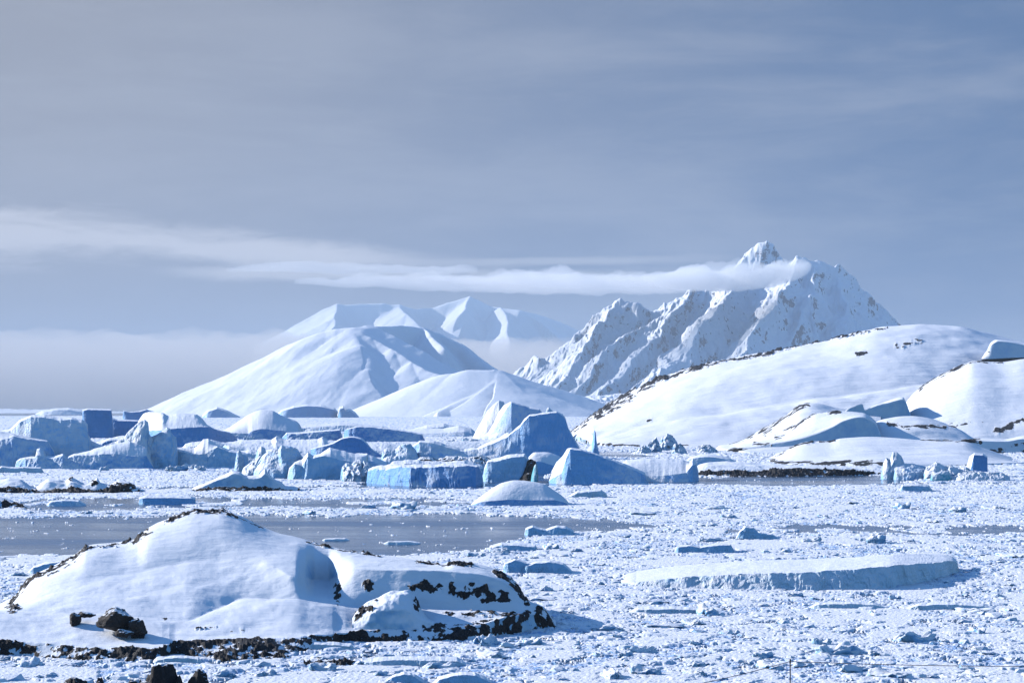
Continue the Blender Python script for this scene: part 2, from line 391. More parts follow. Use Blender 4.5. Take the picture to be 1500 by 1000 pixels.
# H: jagged spikes
r = berg('cluster of jagged ice spikes with a pointed tooth on its left end', 368, 696)
berg_part(r, 'tooth', [(343, 692), (344, 674), (347, 662), (350, 659), (353, 661), (357, 668), (360, 680), (364, 693)], 695, 10, mi=M_BERG, amp=0.5, shape='wall', fl=3)
berg_part(r, 'spike_ridge', [(352, 693), (358, 683), (366, 678), (373, 672), (376, 659), (381, 653), (388, 657), (389, 670), (394, 662), (397, 676), (404, 684), (410, 695)], 697, 22, mi=M_BERG, amp=0.9, shape='wall', crest=0.4, fl=4, dy=3)
# K: long flat blue cliff
r = berg('long flat-topped iceberg with a straight dark blue cliff in front of the ridge', 620, 712)
berg_part(r, 'ice_cliff', [(536, 706), (540, 686), (552, 682), (570, 680), (600, 680), (640, 679), (672, 678), (700, 681), (706, 690), (709, 711)], [(536, 708), (600, 712), (709, 713)], 60,
          [(536, 707), (540, 690), (552, 686), (565, 688), (585, 684), (620, 685), (650, 682), (680, 683), (700, 684), (706, 693), (709, 712)], mi=M_DICE, amp=1.3, inset=0.07, fl=8)
berg_part(r, 'crumbled_end', [(498, 700), (502, 683), (508, 678), (515, 680), (520, 674), (527, 673), (530, 680), (534, 674), (544, 680), (548, 690), (550, 706)], 706, 26, mi=M_BERG, amp=1.3, shape='wall', fl=3.2, ampt=1)
# rocky debris on ice behind K
r = berg('dark stone rubble mixed with snow lying on the ice behind the long blue cliff', 640, 700, 'moraine', 'rock pile')
berg_part(r, 'rubble', [(597, 690), (602, 677), (615, 671), (630, 669), (642, 673), (655, 668), (680, 669), (705, 668), (730, 676), (735, 692)], 701, 30, mi=M_RUB, amp=1.2, fl=3, dy=40)
# L: big ridge berg
r = berg('largest ridge iceberg ramping up to a tall flat-topped blue wall on its right', 760, 680)
berg_part(r, 'ice_wall', [(596, 678), (604, 653), (615, 645), (636, 645), (655, 651), (680, 657), (700, 655), (722, 645), (742, 637), (750, 632), (762, 622), (768, 613), (776, 607), (796, 604), (815, 602), (824, 606), (828, 612), (832, 626), (840, 640), (848, 654), (856, 682)], 682, 55,
          [(596, 679), (604, 656), (615, 648), (636, 649), (655, 655), (680, 661.5), (700, 658), (722, 650), (742, 641), (750, 635), (762, 626), (768, 617), (776, 610), (796, 606.5), (815, 604.5), (824, 609), (828, 615), (832, 629), (840, 643), (848, 657), (856, 683)], mi=M_ICE, amp=0.9, inset=0.22, fl=9)
berg_part(r, 'back_floor', [(600, 655), (625, 648), (660, 646), (700, 646), (730, 641), (745, 633), (752, 640), (758, 660)], 664, 60, mi=M_BERG, amp=0.5, smooth=True)
berg_part(r, 'left_knob', [(558, 676), (560, 661), (566, 657), (577, 658), (583, 652), (592, 649), (602, 650), (610, 660), (614, 680)], 682, 24, mi=M_PICE, amp=1.0, shape='wall', fl=5, dy=-6)
berg_part(r, 'crown_block', [(799, 606), (801, 598), (804, 596), (808, 600), (812, 605)], 672, 14, mi=M_BERG, amp=0.3, fl=3, dy=-4)
# M: twin peak behind
r = berg('two-peaked iceberg with white left flanks and blue shaded faces behind the big ridge', 745, 642)
berg_part(r, 'left_peak', [(692, 641), (699, 628), (706, 616), (713, 602), (722, 594), (731, 586), (738, 588), (741, 600), (748, 615), (752, 642)], 644, 60, mi=M_BERG, amp=1.0, shape='lin', crest=0.62, fl=14, dy=25)
berg_part(r, 'right_peak', [(702, 642), (716, 632), (724, 618), (730, 604), (738, 593), (748, 588), (760, 591), (775, 596), (790, 598), (800, 612), (806, 642)], 645, 70,
          [(702, 643), (716, 639), (724, 628), (734, 612), (742, 598), (749, 589.5), (760, 592.5), (775, 598), (790, 600), (800, 614), (806, 643)], mi=M_ICE, amp=1.2, inset=0.35, fl=14)
# N: rocky banded berg
r = berg('grey banded dirty iceberg with a dark rocky right end and a turquoise foot', 748, 706)
berg_part(r, 'banded_ice', [(706, 702), (710, 684), (714, 674), (730, 670), (744, 666), (757, 664), (768, 665), (774, 672), (776, 704)], 706, 30,
          [(706, 703), (710, 686), (714, 677), (730, 675), (744, 671), (757, 669), (768, 669), (774, 675), (776, 704)], mi=M_PICE, amp=0.7, inset=0.15, fl=6)
berg_part(r, 'rock_face', [(755, 704), (764, 694), (769, 684), (773, 675), (778, 672), (784, 675), (786, 679), (785, 688), (787, 704)], 706, 16, mi=M_BROCK, amp=0.7, shape='wall', fl=4, dy=-3)
berg_part(r, 'turquoise_foot', [(777, 705), (779, 694), (782, 682), (785, 679), (787, 682), (788, 704)], 706.5, 9, mi=M_TEAL, amp=0.3, shape='wall', fl=4, dy=-5)
r = berg('small smooth white ice dome between the dark-ended berg and the wedge', 800, 694)
berg_part(r, 'ice', [(770, 690), (775, 668), (785, 662), (800, 662), (815, 666), (826, 673), (832, 692)], 694, 25, [(770, 691), (775, 676), (790, 676), (805, 680), (818, 684), (826, 688), (832, 693)], mi=M_ICE, amp=0.4, smooth=True)
# O: wedge berg
r = berg('wedge iceberg with a lit white left end sloping down to a low snowy hump', 900, 708)
berg_part(r, 'wedge', [(803, 704), (808, 690), (815, 676), (824, 668), (831, 657), (838, 655), (850, 657), (868, 662), (885, 668), (905, 675), (925, 683), (945, 692), (950, 708)], 709, 42,
          [(803, 705), (808, 700), (815, 697), (822, 693), (829, 672), (836, 658), (850, 659.5), (868, 664.5), (885, 670.5), (905, 678), (925, 686), (945, 695), (950, 708)], cap='wedge_snow', mi=M_ICE, amp=0.6, inset=0.12, fl=8, dy=0)
berg_part(r, 'hump', [(890, 700), (905, 680), (918, 674), (945, 671), (975, 671), (1000, 673), (1010, 676), (1014, 671), (1019, 676), (1022, 688), (1024, 706)], 706, 50,
          [(890, 703), (905, 697), (925, 695), (950, 697), (970, 697), (990, 694), (1005, 692), (1014, 681), (1019, 680), (1022, 691), (1024, 707)], cap='hump_snow', mi=M_ICE, amp=0.5, inset=0.08, fl=8, dy=2)
# P: thin spire
r = berg('thin blue fin of ice standing just right of the largest ridge', 869, 660)
berg_part(r, 'fin', [(856, 664), (862, 656), (867, 649), (869, 638), (871, 629), (873, 634), (874, 648), (878, 664)], 667, 14, mi=M_ICE, amp=0.25, shape='wall', fl=4)
# far small bergs
for (lab, pts, py, dp) in [
    ('low far white iceberg with a blue front at the foot of the left snowy mountain', [(405, 607), (412, 600), (430, 594), (450, 592), (470, 593), (490, 597), (500, 608)], 611.5, 300),
    ('small far ice block with a pale notch right of the low far white berg', [(494, 608), (497, 596), (503, 594), (505, 600), (512, 598), (520, 603), (526, 610)], 611.6, 120),
    ('far dark ice cliff under the left end of the snowy mountain', [(296, 608), (305, 600), (318, 596), (332, 600), (340, 604), (352, 610)], 611.6, 200),
    ('far low white hummock at the left horizon behind the large pale berg', [(52, 606), (62, 601), (80, 598), (100, 597), (118, 600), (135, 606)], 607.5, 600),
]:
    r = berg(lab, np.mean([p[0] for p in pts]), py)
    Y0 = float(Ysea(py)); k = Y0 / 1000
    berg_part(r, 'ice_cliff', pts, py, dp, [(a, min(py - 0.3, b + 3.0)) for a, b in pts], mi=M_ICE, amp=1.5 * k ** 0.5, fl=12 * k, inset=0.05)

# fill of the berg belt
for lab, pts, py, dp, mi, lip in [
    ('dark blue jumble of low ice between the big pale berg and the tall spire', [(132, 658), (140, 648), (152, 644), (160, 641), (170, 640), (182, 637), (196, 640), (204, 655)], 662, 25, M_DICE, 4),
    ('low snowy ice ledge behind the wedge berg with the white knob', [(262, 660), (272, 650), (290, 646), (310, 644), (328, 648), (340, 650), (352, 661)], 667, 30, M_ICE, 6),
    ('low white ice swell between the white mound and the jagged spikes', [(330, 672), (345, 662), (365, 658), (385, 660), (400, 657), (420, 664), (430, 676)], 680, 35, M_PICE, 6),
    ('blue-fronted snow swell between the humped berg and the ridge berg', [(468, 690), (478, 672), (492, 664), (512, 666), (530, 662), (548, 668), (566, 676), (574, 692)], 697, 30, M_ICE, 9),
    ('low ice ledge with a pale front behind the long flat cliff', [(560, 690), (575, 676), (600, 673), (640, 676), (680, 674), (706, 680), (716, 692)], 697, 25, M_PICE, 6),
    ('pale low berg lying behind the dark tabular slab', [(590, 636), (604, 628), (626, 622), (650, 620), (668, 624), (684, 634)], 637, 60, M_PICE, 5),
    ('long low white ice strip at the far side behind the white mound', [(420, 630), (440, 623), (470, 621), (500, 619), (530, 621), (560, 624), (580, 630)], 632, 80, M_PICE, 4),
    ('low blue ice bank in front of the white-domed berg right of the spires', [(256, 672), (264, 662), (280, 658), (300, 660), (318, 657), (336, 664), (346, 674)], 677, 25, M_ICE, 6),
]:
    r = berg(lab, np.mean([p[0] for p in pts]), py)
    berg_part(r, 'ice_cliff', pts, py, dp, [(a, min(py - 0.3, b + lip)) for a, b in pts], mi=mi, amp=1.3, ampt=0.5, fl=5, inset=0.15)

# shoreline jumble by the right hill
r = berg('heap of broken pale ice blocks piled against the shore of the right snow hill', 975, 664, cat='ice heap', name='ice_heap')
for pts, py, dp, dy in [([(948, 662), (952, 648), (960, 640), (966, 648), (970, 662)], 663, 14, 0), ([(962, 660), (970, 640), (976, 635), (985, 637), (990, 646), (996, 660)], 661, 18, 10),
                        ([(983, 664), (988, 650), (996, 648), (1003, 655), (1006, 664)], 665, 12, -4), ([(1020, 662), (1028, 652), (1040, 651), (1048, 657), (1052, 664)], 664, 16, 0), ([(930, 663), (936, 655), (945, 652), (953, 658), (957, 665)], 665, 14, 4)]:
    berg_part(r, 'ice_block', pts, py, dp, mi=M_BERG, amp=1.3, shape='wall', fl=2.6, dy=dy)
r = berg('pale blue low floe curving in front of the shore heap', 1030, 683, 'ice_floe', 'ice floe')
berg_part(r, 'ice_cliff', [(1000, 680), (1012, 669), (1035, 665), (1060, 668), (1080, 676), (1090, 684)], 684, 40, [(1000, 681), (1012, 672), (1035, 669), (1060, 672), (1080, 679), (1090, 684)], mi=M_PICE, amp=0.3, smooth=True)

# right-hand cluster
r = berg('ice cluster off the right shore with a curved horn and a turquoise foot', 1330, 702)
berg_part(r, 'curved_horn', [(1290, 698), (1293, 678), (1298, 670), (1303, 673), (1307, 662), (1313, 661), (1319, 667), (1324, 676), (1326, 690), (1330, 700)], 702, 16, mi=M_BERG, amp=0.6, shape='wall', fl=4)
berg_part(r, 'middle_block', [(1308, 698), (1312, 681), (1325, 678), (1345, 680), (1360, 684), (1363, 702)], 703, 20, mi=M_PICE, amp=0.7, shape='wall', fl=4.5, dy=2)
berg_part(r, 'rubble', [(1352, 700), (1356, 684), (1370, 676), (1382, 682), (1392, 680), (1404, 686), (1415, 684), (1430, 692), (1440, 700)], 704, 24, mi=M_BERG, amp=1.1, shape='wall', fl=3.5, dy=4)
berg_part(r, 'turquoise_foot', [(1362, 702), (1365, 694), (1378, 690), (1390, 689), (1396, 702)], 704.5, 8, mi=M_TEAL, amp=0.3, fl=3)
r = berg('squared blue ice block leaning on rubble at the right end of the ice cluster', 1440, 700, 'ice_block', 'ice block')
berg_part(r, 'block', [(1412, 696), (1420, 668), (1428, 663), (1440, 664), (1446, 668), (1446, 690), (1449, 698)], 699, 14, [(1412, 697), (1421, 690), (1427, 666), (1440, 667), (1446, 670), (1446, 692), (1449, 698)], cap='block_snow', mi=M_DICE, amp=0.3, dy=2)
berg_part(r, 'foot_rubble', [(1395, 702), (1405, 694), (1425, 689), (1445, 691), (1465, 692), (1480, 700)], 705, 22, mi=M_BERG, amp=0.9, fl=3, dy=-2)

# floes
r = berg('smooth white domed floe on a dark blue base in front of the banded berg', 762, 741, 'ice_floe', 'ice floe')
berg_part(r, 'ice_base', [(688, 740), (696, 733), (708, 724), (722, 714), (738, 706), (755, 703), (772, 704), (795, 708), (812, 718), (828, 730), (836, 740)], 741, 26,
          [(688, 740.4), (698, 737), (705, 735), (725, 733), (750, 731.5), (780, 732), (808, 732), (825, 735), (836, 740.4)], cap='snow_dome', mi=M_DICE, amp=0.3, ampt=0.08, inset=0.05, fl=4, crest=0.5, smooth=True)
r = berg('small rectangular blue slab floating alone in the grey water lane', 245, 738, 'ice_floe', 'ice floe')
berg_part(r, 'ice_side', [(203, 737), (205, 727), (215, 725), (250, 725), (280, 726), (286, 728), (287, 737)], 738.5, 12, [(203, 738), (205, 730), (215, 729), (250, 729), (280, 730), (286, 731), (287, 738)], cap='snow_top', mi=M_ICE, amp=0.2, inset=0.06, fl=3)
r = berg('long flat snow-topped floe with a scalloped blue edge in the brash on the right', 1150, 862, 'ice_floe', 'ice floe')
berg_part(r, 'ice_side', [(896, 856), (905, 846), (925, 838), (960, 832), (1010, 826), (1060, 823), (1120, 820), (1200, 818), (1260, 815), (1310, 811), (1360, 810), (1392, 814), (1402, 822), (1404, 842)], [(896, 857), (930, 862), (1000, 863), (1130, 865), (1240, 866), (1300, 864), (1350, 855), (1404, 845)], 34,
          [(896, 856.5), (915, 850), (945, 842), (975, 838), (990, 832), (1015, 835), (1040, 828), (1060, 838), (1100, 836), (1150, 838), (1190, 838), (1225, 834), (1255, 829), (1290, 823), (1330, 818), (1347, 814), (1356, 824), (1375, 822), (1394, 818), (1402, 824), (1404, 843)], cap='snow_top', mi=M_FLOE, amp=0.6, ampt=0.14, inset=0.10, fl=2.8, crest=0.93, rows=(26, 18, 8), shape='lin', smooth=True)

for lab, pts, py, dp, mi, lip in [
    ('thin flat snow pan below the long floe, blue lump on its right end', [(922, 894), (935, 889), (980, 887), (1020, 889), (1045, 891), (1062, 896)], 900, 9, M_FLOE, 3),
    ('thin flat snow pan beneath the middle of the long floe', [(1185, 888), (1200, 882), (1240, 880), (1280, 882), (1300, 887)], 893, 8, M_FLOE, 3),
    ('thin flat snow pan beneath the right end of the long floe', [(1325, 890), (1345, 883), (1390, 881), (1440, 884), (1460, 890)], 895, 8, M_FLOE, 3),
    ('small blue iceberg piece with two humps at the end of the grey lane', [(768, 782), (770, 773), (780, 769), (790, 772), (800, 774), (815, 769), (828, 770), (840, 776), (842, 783)], 784, 9, M_PICE, 3),
    ('small tabular ice piece below the grey lane, flat white top', [(720, 805), (722, 797), (735, 794), (760, 795), (784, 797), (787, 805)], 807, 9, M_PICE, 4),
    ('ragged blue lump below the small tabular ice piece', [(735, 836), (740, 823), (755, 818), (770, 822), (790, 826), (798, 838)], 840, 8, M_PICE, 2),
    ('larger ragged lump of blue ice right of the island', [(762, 838), (770, 826), (785, 822), (805, 820), (825, 824), (842, 838)], 841, 9, M_PICE, 3),
    ('low dark blue ice lump above the long floe', [(988, 808), (992, 799), (1010, 797), (1025, 800), (1045, 797), (1070, 796), (1077, 807)], 810, 8, M_PICE, 2),
    ('jagged blue ice lump right of centre in the narrow lane', [(1076, 790), (1082, 778), (1092, 770), (1104, 772), (1112, 780), (1130, 781), (1146, 790)], 791, 9, M_PICE, 2),
    ('small ice block at the right below the curved horn', [(1317, 718), (1322, 709), (1345, 708), (1360, 710), (1366, 718)], 720, 9, M_PICE, 3),
    ('low white ice piece right of the domed floe', [(832, 726), (845, 719), (865, 717), (880, 716), (888, 722), (890, 728)], 729, 9, M_FLOE, 3),
    ('flat ice pan with layered edge at the rocky foot of the near island', [(412, 950), (420, 941), (450, 938), (490, 939), (515, 942), (520, 950)], 953, 5, M_FLOE, 5),
    ('long flat ice pan below the rocky foot of the near island', [(524, 973), (530, 964), (560, 961), (620, 960), (670, 962), (690, 970)], 977, 6, M_FLOE, 6),
    ('pointed blue ice lump at the bottom edge left of centre', [(556, 1000), (575, 988), (592, 982), (608, 986), (622, 996), (628, 1002)], 1004, 5, M_PICE, 3),
    ('rounded blue ice hump at the bottom edge near the centre', [(630, 1002), (645, 990), (670, 983), (695, 984), (715, 992), (728, 1003)], 1005, 6, M_PICE, 3),
    ('ice pan touching the dark rocks left of the bottom of the near island', [(222, 970), (230, 962), (260, 959), (290, 961), (297, 969)], 972, 4, M_FLOE, 4),
    ('blue ice ridge behind the left shoulder of the near island', [(40, 838), (50, 828), (70, 822), (90, 820), (110, 826), (120, 838)], 842, 9, M_PICE, 3),
    ('small flat floe in the grey lane right of the island summit', [(472, 790), (476, 788), (505, 787.5), (512, 790)], 792, 5, M_FLOE, 1.5),
    ('thin flat floe in the grey lane further right of the island summit', [(562, 795), (570, 792), (600, 791.5), (616, 794)], 797, 5, M_FLOE, 1.5),
    ('low lump of ice at the left edge below the pale berg', [(-10, 690), (2, 682), (20, 684), (35, 683), (60, 684), (64, 691)], 693, 8, M_FLOE, 2),
    ('flat ragged ice patch left of the blue slab', [(68, 738), (75, 733), (95, 731), (115, 732), (126, 738)], 741, 8, M_PICE, 2),
]:
    r = berg(lab, np.mean([p[0] for p in pts]), py, 'ice_floe', 'ice floe')
    k = float(Ysea(py)) / 1000
    berg_part(r, 'ice_side', pts, py, dp, [(a, min(py - 0.3, b + lip)) for a, b in pts], cap='snow_top', mi=mi, amp=0.22 + 0.25 * k, ampt=0.10 + 0.1 * k, fl=1.2 + 1.5 * k, inset=0.12, crest=0.6, rows=(12, 10, 6))

# ----------------------------------------------------------------- land built from rails (waterline, lip, foot, crest, back)
def rail(pts, px):
    a = np.array(pts, float)
    return smooth_poly(list(zip(a[:, 0], a[:, 1])), px), smooth_poly(list(zip(a[:, 0], a[:, 2])), px)

def seg_dist(x, y, poly):
    d = np.full(np.shape(x), 1e9)
    for (a, b), (c, e) in zip(poly[:-1], poly[1:]):
        L = (c - a) ** 2 + (e - b) ** 2 + 1e-9
        t = np.clip(((x - a) * (c - a) + (y - b) * (e - b)) / L, 0, 1)
        d = np.minimum(d, np.hypot(x - a - t * (c - a), y - b - t * (e - b)))
    return d

def rock_mask(PX, PY, spots, lines, sd):
    """bare rock: patches and strings of outcrop, broken up by noise"""
    w = np.zeros(PX.shape)
    for cx, cy, rx, ry, s in spots:
        q = np.hypot((PX - cx) / rx, (PY - cy) / ry); w = np.maximum(w, s * np.clip(1.6 - 1.2 * q, 0, 1))
    for poly, hw, s in lines:
        q = seg_dist(PX, PY, poly) / hw; w = np.maximum(w, s * np.clip(1.5 - q, 0, 1))
    return w

def land(rails, nseg, px0, px1, step, modes, ampl, nf, rows_rock=None, spots=(), lines=(), sd=1, back=40, rough=0.3, backz=-2, rf=3.0):
    px = np.arange(px0, px1 + step, step)
    R = []
    for k, rl in enumerate(rails):
        if rl[0] == 'sea':
            py = smooth_poly(rl[1], px); Y = Ysea(py); R.append((Y, np.full_like(px, -0.6)))
        else:
            py, Y = rail(rl, px); R.append((Y, np.maximum(Zat(py, Y), -0.6)))
    for k in range(1, len(R)):
        R[k] = (np.maximum(R[k][0], R[k - 1][0] + 0.02), R[k][1])
    R.append((R[-1][0] + back, np.minimum(R[-1][1], backz)))
    Ys, Zs, rk = [], [], []
    nseg = list(nseg) + [14]; modes = list(modes) + ['fall']; ampl = list(ampl) + [ampl[-1]]
    rr = list(rows_rock or [0] * len(nseg)) + [0]
    for k in range(len(R) - 1):
        y, z = loft_rows(R[k], R[k + 1], nseg[k], modes[k], k == len(R) - 2)
        Ys.append(y); Zs.append(z); rk += [(ampl[k], rr[k])] * len(y)
    Y = np.vstack(Ys); Z = np.vstack(Zs); PX = np.broadcast_to(px[None], Y.shape); PY = HOR + (CH - Z) * F / Y
    A = np.array([q[0] for q in rk])[:, None]; RR = np.array([q[1] for q in rk])[:, None]
    # soften the amplitude steps between bands
    A = np.convolve(np.pad(A[:, 0], 2, 'edge'), np.ones(5) / 5, 'valid')[:, None]
    P = np.stack([Xat(PX, Y), Y, Z], -1)
    up = np.clip((Z + 0.6) / (0.5 / nf * 0.2 + 0.3), 0, 1)
    rock = np.maximum(rock_mask(PX, PY, spots, lines, sd), RR + (RR > 0) * 0.28 * fbm2(P[..., 0] * nf * 0.5, P[..., 1] * nf * 0.5, 2, sd + 3)) + np.zeros(Y.shape)
    N = fbm3(P, nf, 4, sd)
    P[..., 2] += up * A * N
    P[..., 1] += up * A * 0.8 * fbm3(P, nf * 1.3, 3, sd + 50)
    rn = fbm3(P, nf * 4, 4, sd + 77, 0.6)
    rock = rock + 0.55 * fbm3(P, nf * rf, 4, sd + 91) * (rock > 0.02)
    k = np.clip(rock - 0.4, 0, 0.6) / 0.6
    P[..., 2] += up * k * rough * (0.5 + rn); P[..., 1] -= k * rough * 0.6 * rn
    return P, rock

def land_obj(name, parts, mat, label=None, parent=None):
    Vs, Fs, Rs, off = [], [], [], 0
    for P, rock in parts:
        Vs.append(P.reshape(-1, 3)); Fs.append(quads(P.shape[0], P.shape[1], off)); Rs.append(rock.ravel()); off += P.shape[0] * P.shape[1]
    o = mesh_from(name, np.concatenate(Vs), np.concatenate(Fs), mat, None, True, {'rock': np.concatenate(Rs)})
    return tag(o, label, kind='structure')

def body(cr, Yf, fr=0.45, hf=0.66, wd=45):
    a = np.array(cr, float); px = np.arange(a[0, 0], a[-1, 0] + 0.1, 2.0); py = smooth_poly(list(zip(a[:, 0], a[:, 1])), px)
    z = np.maximum(Zat(py, a[0, 2]), 0); n = max(3, int(wd / 2)); k = np.hanning(n + 2); k /= k.sum()
    zs = np.convolve(np.pad(z, len(k) // 2, 'edge'), k, 'same')[len(k) // 2:][:len(px)]
    e = np.clip(np.minimum(px - px[0], px[-1] - px) / wd, 0, 1); zs = np.minimum(zs, z * 1.5) * e + z * (1 - e)
    Ym = Yf + fr * (a[0, 2] - Yf); py = HOR + (CH - hf * zs) * F / Ym
    return [(float(p), float(q), float(Ym)) for p, q in zip(px, py)]
# near island
crest = [(-60, 896, 276), (0, 889, 280), (8, 884, 281), (17, 880, 282), (43, 847, 285), (80, 828, 287), (110, 812, 289), (127, 800, 290), (177, 794, 292), (200, 787, 293), (217, 773, 294), (247, 760, 296), (290, 747, 298), (320, 747, 298), (347, 754, 298), (380, 770, 297), (400, 778, 296),
         (443, 790, 293), (470, 797, 291), (500, 804, 289), (543, 812, 287), (590, 818, 285), (650, 826, 283), (667, 822, 283), (687, 825, 282), (717, 832, 281), (743, 843, 279), (760, 860, 277), (770, 880, 275), (797, 893, 273), (807, 908, 272), (814, 916, 271.5)]
mid = [(-60, 898, 268), (0, 892, 270), (17, 886, 271), (60, 866, 272), (120, 848, 274), (200, 838, 276.5), (290, 822, 279), (360, 820, 278), (405, 832, 274), (432, 845, 271), (446, 846, 274), (462, 850, 281), (480, 850, 282.5), (500, 838, 277), (520, 833, 275), (560, 834, 274), (640, 836, 273.5), (700, 841, 273), (740, 852, 272.5), (765, 874, 272), (797, 900, 271.6), (814, 917, 271)]
foot = [(-60, 896, 256), (0, 896, 257), (60, 897, 258), (120, 898, 258), (200, 904, 257), (270, 909, 257), (320, 890, 264), (360, 876, 268), (410, 875, 267.5), (436, 877, 267), (452, 879, 267.5), (475, 881, 268.5), (500, 885, 269), (530, 888, 269.5), (560, 890, 269.8), (620, 890, 270), (700, 893, 269.8), (760, 896, 270), (797, 906, 270), (814, 918, 270)]
lip = [(-60, 934, 243), (0, 937, 243), (80, 941, 242), (170, 947, 240), (240, 948, 240), (258, 940, 245), (330, 934, 247), (420, 934, 248), (470, 928, 252), (520, 924, 257), (600, 921, 259), (690, 915, 260.5), (740, 905, 263.5), (780, 903, 266), (814, 919, 269)]
sea = ('sea', [(-60, 960), (0, 960), (100, 966), (210, 971), (255, 960), (300, 964), (417, 962), (470, 950), (500, 941), (600, 940), (690, 938), (740, 930), (780, 924), (814, 921)])
ridge_rock = [([(15, 884), (43, 850), (110, 815), (127, 803)], 2.64, 0.75), ([(70, 842), (110, 822)], 1.65, 0.55), ([(127, 803), (177, 797), (200, 790), (217, 777)], 2.31, 0.62), ([(195, 795), (222, 780)], 1.98, 0.55), ([(240, 766), (262, 757), (290, 749), (330, 750), (347, 757)], 2.64, 0.72),
              ([(450, 793), (500, 806), (560, 815)], 1.65, 0.62), ([(610, 822), (655, 828), (690, 828)], 1.98, 0.7), ([(660, 824), (690, 828)], 2.64, 0.8), ([(725, 838), (748, 850), (763, 868), (772, 884)], 3.63, 0.78), ([(790, 893), (808, 912)], 5.28, 0.62), ([(345, 756), (385, 773)], 1.32, 0.5)]
spots = [(630, 858, 34, 9, 0.85), (690, 866, 36, 11, 0.85), (724, 874, 22, 9, 0.85), (735, 868, 14, 8, 0.7), (495, 866, 6, 16, 0.75), (539, 859, 8, 9, 0.75), (690, 900, 40, 6, 0.5), (770, 905, 40, 9, 0.72), (720, 912, 30, 7, 0.68), (640, 918, 40, 5, 0.55), (20, 890, 12, 7, 0.6), (240, 905, 8, 3, 0.6), (300, 919, 14, 3, 0.55), (350, 922, 12, 3, 0.5)]
P1 = land([sea, lip, foot, mid, crest], [16, 26, 34, 40], -60, 814, 0.8, ['wall', 'ease', 'lin', 'dome'], [0.35, 0.16, 0.15, 0.10], 0.22, [0.73, 0, 0, 0], spots, ridge_rock, 11, 30, 0.34, -2, 5.0)
bt = [(516, 908, 262.5), (530, 889, 264), (548, 876, 265), (565, 868, 265.5), (582, 865, 265.5), (598, 867, 265.5), (608, 876, 265), (618, 893, 264.4), (628, 908, 263.6), (640, 914, 263)]
bf = [(516, 912, 260), (530, 905, 260), (548, 899, 259.5), (565, 893, 259.5), (582, 890, 260), (600, 893, 260.5), (618, 906, 261), (640, 916, 261.5)]
bs = [(516, 925, 258.5), (640, 923, 259.5)]
P2 = land([bs, bf, bt], [10, 20], 516, 640, 0.6, ['lin', 'dome'], [0.35, 0.28], 0.45, None, [(535, 894, 15, 7, 0.72), (524, 903, 10, 6, 0.6), (611, 882, 5, 13, 0.8), (548, 878, 6, 3, 0.6)], [], 23, 6, 0.3, 1.0)
land_obj('island', [P1, P2], M_ISLE)
# low reef in front of the island's foot
P3 = land([('sea', [(440, 976), (480, 978), (530, 974)]), [(440, 974, 233), (460, 967, 234.3), (490, 966, 234.3), (515, 968, 234), (530, 972, 234.6)]], [10], 440, 530, 0.8, ['dome'], [0.2], 0.5, [0.85], [], [], 31, 5, 0.3)
P4 = land([('sea', [(290, 967), (340, 970), (430, 966)]), [(290, 964, 240), (320, 951, 242), (350, 953, 242), (380, 955, 242), (410, 957, 241), (430, 963, 240.8)]], [10], 290, 430, 0.8, ['dome'], [0.3], 0.5, [0.66], [], [], 33, 5, 0.4)
land_obj('reef', [P3, P4], M_ISLE)

# skerries
def skerry(top, base, depth, lipf, sd, rocks=(), fr=0.35, hf=0.82):
    px0, px1 = top[0][0], top[-1][0]; Yb = float(np.mean(Ysea([b for _, b in base])))
    t = [(a, b, Yb + depth) for a, b in top]; lp = [(a, b, Yb + depth * 0.18) for a, b in lipf]
    return land([('sea', base), lp, body(t, Yb, fr, hf, 12), t], [10, 10, 12], px0, px1, 0.5, ['lin', 'lin', 'dome'], [0.7, 0.4, 0.4], 0.16, [0.9, 0, 0], list(rocks), [], sd, depth, 0.8)
land_obj('skerry', [skerry([(-40, 706), (0, 704), (14, 701), (28, 702), (45, 711), (52, 713), (62, 706), (72, 701), (85, 702), (95, 705), (103, 700), (112, 703), (122, 707), (134, 706), (142, 700), (148, 707), (160, 709), (175, 703), (188, 705), (200, 713), (212, 719)],
                          [(-40, 722), (0, 723), (100, 723), (190, 722), (214, 720.5)], 22, [(-40, 716), (0, 714), (30, 715), (52, 718), (100, 716), (150, 718), (175, 712), (195, 716), (214, 720)], 41, [(104, 701, 4, 3, 0.7), (138, 709, 6, 4, 0.7), (180, 713, 17, 7, 0.9), (216, 715, 8, 3, 0.6)]),
                   skerry([(-40, 724), (0, 727), (10, 730), (25, 736), (45, 743)], [(-40, 742), (0, 743), (45, 745)], 14, [(-40, 732), (0, 733), (25, 738.5), (45, 744)], 43)], M_SKER)
land_obj('skerry', [skerry([(278, 718), (292, 711), (312, 703), (322, 698), (332, 695), (341, 690), (350, 691), (360, 697), (380, 696), (388, 687), (392, 694), (402, 701), (412, 706), (420, 712), (432, 713), (440, 717)],
                          [(278, 719.5), (300, 720), (360, 720), (420, 719), (440, 718)], 18, [(278, 719), (300, 716), (320, 713), (370, 714), (410, 714), (425, 715), (440, 717.6)], 47, (), 0.24, 0.9)], M_SKER)
# spit with dark foot
land_obj('spit', [skerry([(1012, 692), (1022, 682), (1040, 676), (1080, 676), (1120, 680), (1150, 681), (1200, 682), (1236, 684), (1258, 687), (1280, 691), (1296, 694)],
                         [(1012, 697), (1100, 698), (1200, 697), (1250, 696), (1296, 694.6)], 40, [(1012, 694), (1050, 688), (1110, 689), (1150, 685), (1200, 686), (1236, 687), (1258, 690), (1296, 694.4)], 53)], M_SKER)

